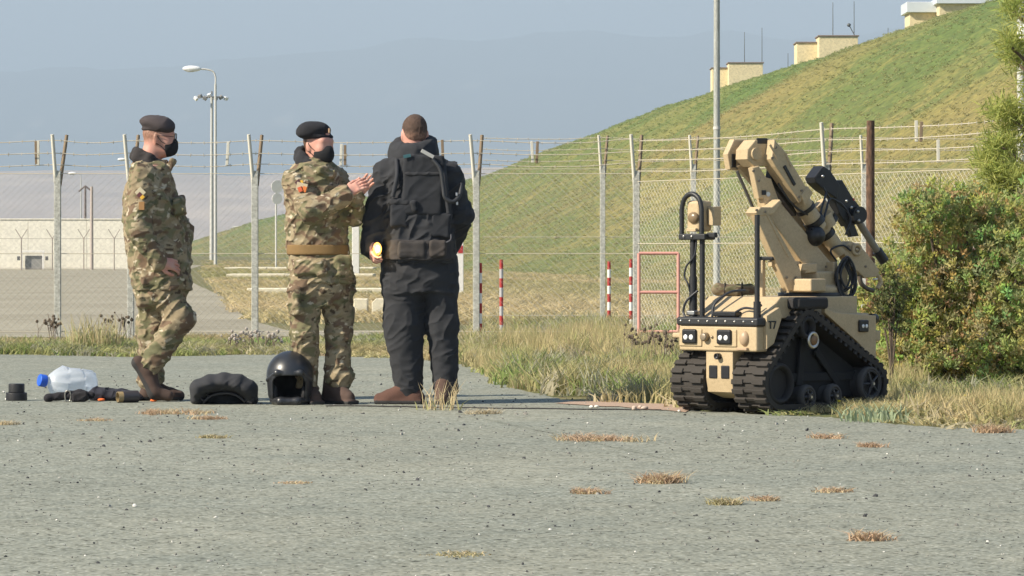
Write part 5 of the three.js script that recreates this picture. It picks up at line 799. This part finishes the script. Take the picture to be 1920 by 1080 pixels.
// flat dead patches growing through the asphalt
[[325, 776, 150, .055, rusty, 1.5, 'broad rusty dead patch in front of the raised boot'], [180, 789, 46, .03, rusty, .6, 'small brown weed patch below the webbing belt'], [8, 796, 44, .035, greyG, .7, 'brown patch by the small black cylinder'], [396, 821, 44, .03, olive, .8, 'olive weed patch in front of the armour pad'], [388, 786, 60, .04, rusty, .8, 'short rusty strip beside the broad dead patch'], [910, 775, 90, .05, greyG, 1.2, 'dark dead patch beside the straw tuft'], [1130, 826, 190, .05, rusty, 2.6, 'largest rusty patch on the diagonal crack'], [1230, 905, 84, .07, rusty, 1.4, 'round rusty patch below the diagonal crack'], [1102, 925, 62, .035, rusty, .8, 'thin brown patch next to the round rusty patch'], [1546, 822, 62, .045, rusty, .8, 'rusty patch on asphalt before the robot track'], [1632, 838, 50, .04, rusty, .7, 'faint rusty patch between robot and bush'], [1362, 946, 48, .045, olive, .8, 'mixed olive patch on open asphalt'], [1434, 939, 34, .035, rusty, .5, 'tiny brown patch beside the mixed olive one'], [1560, 922, 58, .035, rusty, .7, 'thin brown patch on open asphalt below the robot'], [1632, 1012, 58, .05, rusty, .9, 'low rusty tuft alone on the foreground asphalt'], [1858, 811, 76, .08, rusty, 1.2, 'rusty tuft at the apron edge under the bush'], [550, 906, 46, .015, rusty, .5, 'faint brown streak in front of the helmet'], [860, 1040, 120, .012, olive, .9, 'faint olive streak on the foreground asphalt']].forEach(([px, row, w, h, c, n, label], i) => {
  const d = dist(row), W = w / F * d, g = thing('asphalt_weed', label, 'weed', onGround(px, row), 0, 'dead weeds growing through the asphalt'), r = rnd(300 + i), A = [], B = [];
  for (let k = 0; k < Math.round(14 * n) + 4; k++) { const t = bladeTuft(16, 500 + i * 40 + k, { spread: .05, h: h * (.35 + .6 * r()), lean: 2.0, w: .0032 }); t.translate((r() + r() - 1) * W * .5, 0, (r() + r() - 1) * W * .5); (r() < .7 ? A : B).push(t); }
  const mk = (q, v) => new THREE.MeshPhysicalMaterial({ color: new THREE.Color().setRGB(...q.map(x => x * v)), roughness: 1, transmission: .4, thickness: 0, side: THREE.DoubleSide });
  mesh('dead_blades', A, mk(blend(c, rusty, .3), 1.05), g); if (B.length) mesh('pale_blades', B, mk(straw, .9), g);
});
// loose stones on the apron
{
  const geo = new THREE.IcosahedronGeometry(1, 0), o = new THREE.Object3D(), N = 3000, m = new THREE.InstancedMesh(geo, std(1, 1, 1, .95), N), r = rnd(77);
  for (let i = 0; i < N; i++) { const d = 1 / mix(1 / 10.8, 1 / 30, Math.pow(r(), .75)), px = mix(-60, 1990, r()), p = at0(px, d), k = r(), big = r() < .06 ? 1.9 : 1, s = (.0014 + .003 * r() * r()) * big * (d / 14); o.position.set(p.x, s * .3, p.z); o.rotation.set(r() * 6, r() * 6, r() * 6); o.scale.set(s * (1 + r()), s * .8, s * (1 + r())); o.updateMatrix(); m.setMatrixAt(i, o.matrix); const c = k < .5 ? [.06, .06, .062] : k < .84 ? [.2, .19, .17] : k < .96 ? [.3, .29, .26] : [.75, .72, .66]; m.setColorAt(i, new THREE.Color().setRGB(...c)); }
  m.name = 'loose_chippings'; m.castShadow = m.receiveShadow = true; m.userData = { kind: 'stuff', label: 'dark and pale loose chippings scattered over the asphalt', category: 'chippings' }; scene.add(m);
}
{ // rusty earth and stones where the apron frays beside the robot
  const s = sheet([px2(1040, 757), px2(1090, 760), px2(1130, 763), px2(1160, 763), px2(1210, 769), px2(1250, 770), px2(1285, 774), px2(1300, 766), px2(1250, 758), px2(1190, 757), px2(1130, 752), px2(1080, 753)], .004); struct('bare_earth', s, std(.4, .28, .2, 1, { bumpMap: earthTex, bumpScale: .02 }));
  const r = rnd(8), geo = new THREE.IcosahedronGeometry(1, 1); for (let i = 0; i < 7; i++) { const px = 1040 + 240 * Math.pow(r(), .6), row = 758 + (px - 1040) * .05 + r() * 5, d = dist(row), p = at0(px, d), q = .008 + .01 * r(); const t = mesh('stone', geo.clone().scale(q * (1 + r() * .6), q * .8, q).translate(0, q * .5, 0), i % 3 ? std(.5, .4, .32) : std(.75, .7, .62)); t.position.set(p.x, .004, p.z); t.rotation.y = r() * 6; tag(t, 'small pale stone at the frayed apron edge beside the track', 'stone', 'stones at the apron edge'); }
}
{ // narrow dark strip across the asphalt and the weedy diagonal crack
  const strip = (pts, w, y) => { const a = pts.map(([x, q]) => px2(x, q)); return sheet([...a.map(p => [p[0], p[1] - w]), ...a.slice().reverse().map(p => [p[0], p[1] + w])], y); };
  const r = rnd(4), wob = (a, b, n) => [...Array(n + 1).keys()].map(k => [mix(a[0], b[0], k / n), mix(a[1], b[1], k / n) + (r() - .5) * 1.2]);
  struct('asphalt_dark_strip', strip([...wob([610, 761], [960, 766], 14), ...wob([980, 766], [1240, 769], 10)], .055, .004), std(.07, .062, .055, 1));
  struct('asphalt_crack', strip([...wob([855, 776], [1010, 808], 10), ...wob([1030, 812], [1250, 862], 12)], .012, .0045), std(.16, .16, .1, 1));
}
// ---------------------------------------------------------------- the bush beside the robot
function leafSpray(n, seed, len, w, needle) { const r = rnd(seed), pos = [], nor = [], idx = []; for (let k = 0; k < n; k++) { const d = V(r() - .5, r() * .9 - .1, r() - .5).normalize(), s = V(r() - .5, r() - .5, r() - .5).cross(d).normalize().multiplyScalar(w), b = needle ? V(0, 0, 0) : V(r() - .5, r() - .5, r() - .5).multiplyScalar(len * .9), l = len * (.6 + .6 * r()), o = pos.length / 3, nn = s.clone().cross(d).normalize(), m = b.clone().addScaledVector(d, l * .5), e = b.clone().addScaledVector(d, l); for (const p of needle ? [b.clone().add(s), b.clone().sub(s), e] : [b, m.clone().add(s), e, m.clone().sub(s)]) { pos.push(p.x, p.y, p.z); nor.push(nn.x, nn.y, nn.z); } if (needle) idx.push(o, o + 1, o + 2); else idx.push(o, o + 1, o + 2, o, o + 2, o + 3); } const g = new THREE.BufferGeometry(); g.setAttribute('position', new THREE.Float32BufferAttribute(pos, 3)); g.setAttribute('normal', new THREE.Float32BufferAttribute(nor, 3)); g.setIndex(idx); return g; }
function crown(parent, spray, mat, list, name = 'crown') { const m = new THREE.InstancedMesh(spray, mat, list.length), o = new THREE.Object3D(), r = rnd(list.length + 1); list.forEach(([p, s, c], i) => { o.position.copy(p); o.rotation.set((r() - .5) * 1.2, r() * 6.283, (r() - .5) * 1.2); o.scale.setScalar(s); o.updateMatrix(); m.setMatrixAt(i, o.matrix); m.setColorAt(i, new THREE.Color().setRGB(...c)); }); m.name = name; m.castShadow = m.receiveShadow = true; m.userData.kind = 'stuff'; parent.add(m); }
{
  const d = 27.2, B = thing('evergreen_bush', 'dense dark green and bronze bush beside the robot', 'bush', at0(1800, d)), S = F / d, r = rnd(55), X = p => (p - 1800) / S, Y = p => EYE + (HOR - p) / S;
  const lobes = [[1760, 440, .3, .24], [1700, 520, .3, .3], [1850, 430, .34, .28], [1790, 540, .42, .34], [1900, 520, .4, .36], [1690, 610, .32, .26], [1780, 640, .46, .32], [1880, 640, .46, .34], [1960, 450, .4, .4], [1960, 600, .45, .45], [1720, 670, .32, .22], [1655, 560, .2, .16],  [1730, 395, .2, .16], [1815, 385, .22, .16], [1850, 690, .4, .2]];
  const L = [], twigs = [];
  for (const [px, py, rx, ry] of lobes) { const cz = (r() - .5) * .5, c = V(X(px), Y(py), cz); twigs.push(tube([V((r() - .5) * .3, 0, 0), V(c.x * .5, c.y * .45, cz * .5), c], .011, 10, 5)); const base = [[.4, .41, .15], [.44, .43, .16], [.43, .39, .16], [.33, .37, .14]][Math.floor(r() * 4)]; for (let k = 0; k < 400 * (rx * ry) / .1; k++) { const u = r() * 2 - 1, a = r() * 6.283, q = Math.pow(r(), .3) * (1 + .32 * noise(Math.cos(a) * 2 + px, u * 2.5, py)), sn = Math.sqrt(1 - u * u); const p = V(c.x + rx * q * sn * Math.cos(a), c.y + ry * q * u, cz + rx * q * sn * Math.sin(a)); if (p.y < .04) continue; const bz = noise(p.x * 5, p.y * 5, p.z * 5 + 3), col = bz > .6 ? [.38, .33, .16] : bz < -.3 ? [.4, .44, .16] : base; L.push([p, .65 + .6 * r(), col.map(v => v * (.75 + .5 * r()))]); } }
  crown(B, leafSpray(14, 31, .042, .007), leafMat(.45), L); mesh('trunk', twigs, std(.12, .09, .065, 1), B);
  // twigs standing clear on the left
  const T = thing('bush_sprig', 'small leafy sprig standing up beside the robot gripper', 'shrub', at0(1672, 26.4)), L2 = [], S2 = F / 26.4, st = []; for (const [x, y] of [[1668, 520], [1678, 540], [1662, 548], [1690, 560], [1650, 575], [1675, 590]]) { const p = V((x - 1672) / S2, EYE + (HOR - y) / S2, (r() - .5) * .1); st.push(tube([V(0, 0, 0), V(p.x * .3, p.y * .5, 0), p], .006, 10, 5)); for (let k = 0; k < 46; k++) L2.push([p.clone().add(V((r() - .5) * .14, (r() - .7) * .22, (r() - .5) * .14)), .5 + .4 * r(), [.16, .17, .07].map(v => v * (.8 + .5 * r()))]); }
  crown(T, leafSpray(12, 32, .04, .007), leafMat(.3), L2); mesh('trunk', st, std(.12, .09, .065, 1), T);
}
{ // young pine
  const d = 29.5, P = thing('young_pine', 'young pine with soft yellow-green needles behind the bush', 'pine tree', at0(1958, d)), S = F / d, r = rnd(66), X = p => (p - 1958) / S, Y = p => EYE + (HOR - p) / S, L = [], br = [];
  mesh('trunk', tube([V(0, 0, 0), V(.05, 1, 0), V(-.02, 2, .02), V(0, 3.6, 0)], .045, 24, 8), std(.14, .1, .075, 1), P);
  for (const [px, py, rx, ry, n] of [[1892, 215, .18, .09, 110], [1880, 275, .15, .1, 100], [1925, 240, .18, .18, 130], [1893, 90, .1, .07, 60], [1902, 20, .09, .09, 60], [1905, 110, .06, .05, 40], [1885, 345, .18, .08, 100], [1925, 330, .24, .16, 160], [1860, 325, .12, .08, 70], [1900, 385, .24, .12, 150], [1945, 160, .2, .3, 160], [1950, 50, .2, .3, 140], [1872, 300, .14, .1, 90], [1890, 410, .22, .1, 110], [1925, 430, .25, .14, 120], [1860, 400, .12, .1, 60], [1800, 385, .08, .08, 40], [1770, 370, .06, .09, 30], [1790, 375, .05, .07, 24], [1735, 415, .06, .08, 30], [1715, 440, .05, .06, 20]]) {
    const cz = (r() - .5) * .4, c = V(X(px), Y(py), cz); br.push(tube([V(0, Math.max(.3, c.y - .35), 0), V(c.x * .5, c.y - .12, cz * .5), c], .012, 10, 5));
    for (let k = 0; k < n * .5; k++) { const u = r() * 2 - 1, a = r() * 6.283, q = Math.pow(r(), .4), sn = Math.sqrt(1 - u * u), p = V(c.x + rx * q * sn * Math.cos(a), c.y + ry * q * u, cz + rx * q * sn * Math.sin(a)); L.push([p, .8 + .5 * r(), blend([.34, .41, .11], [.5, .5, .16], r(), .92 + .16 * r())]); } }
  crown(P, leafSpray(11, 33, .1, .0045), leafMat(.5), L); mesh('limbs', br, std(.14, .1, .075, 1), P);
}
// yellow flowers among the grass
{ const r = rnd(9), m = std(.75, .6, .03, .8), sm = std(.16, .18, .06, 1); for (const [px, row, y] of [[1778, 762, 738], [1570, 772, 752], [1540, 770, 750], [1700, 768, 735], [1806, 770, 742]]) { const d = dist(row), h = (row - y) / F * d, t = thing('yellow_flower', 'small yellow flower in the verge by the robot', 'flower', at0(px, d), 0, 'yellow flowers in the verge'); mesh('stem', bar(V(0, 0, 0), V(.01, h, 0), .002, .0015, 4), sm, t); mesh('bloom', new THREE.IcosahedronGeometry(.011, 1).scale(1, .6, 1).translate(.01, h, 0), m, t); } }

renderer.render(scene, camera);
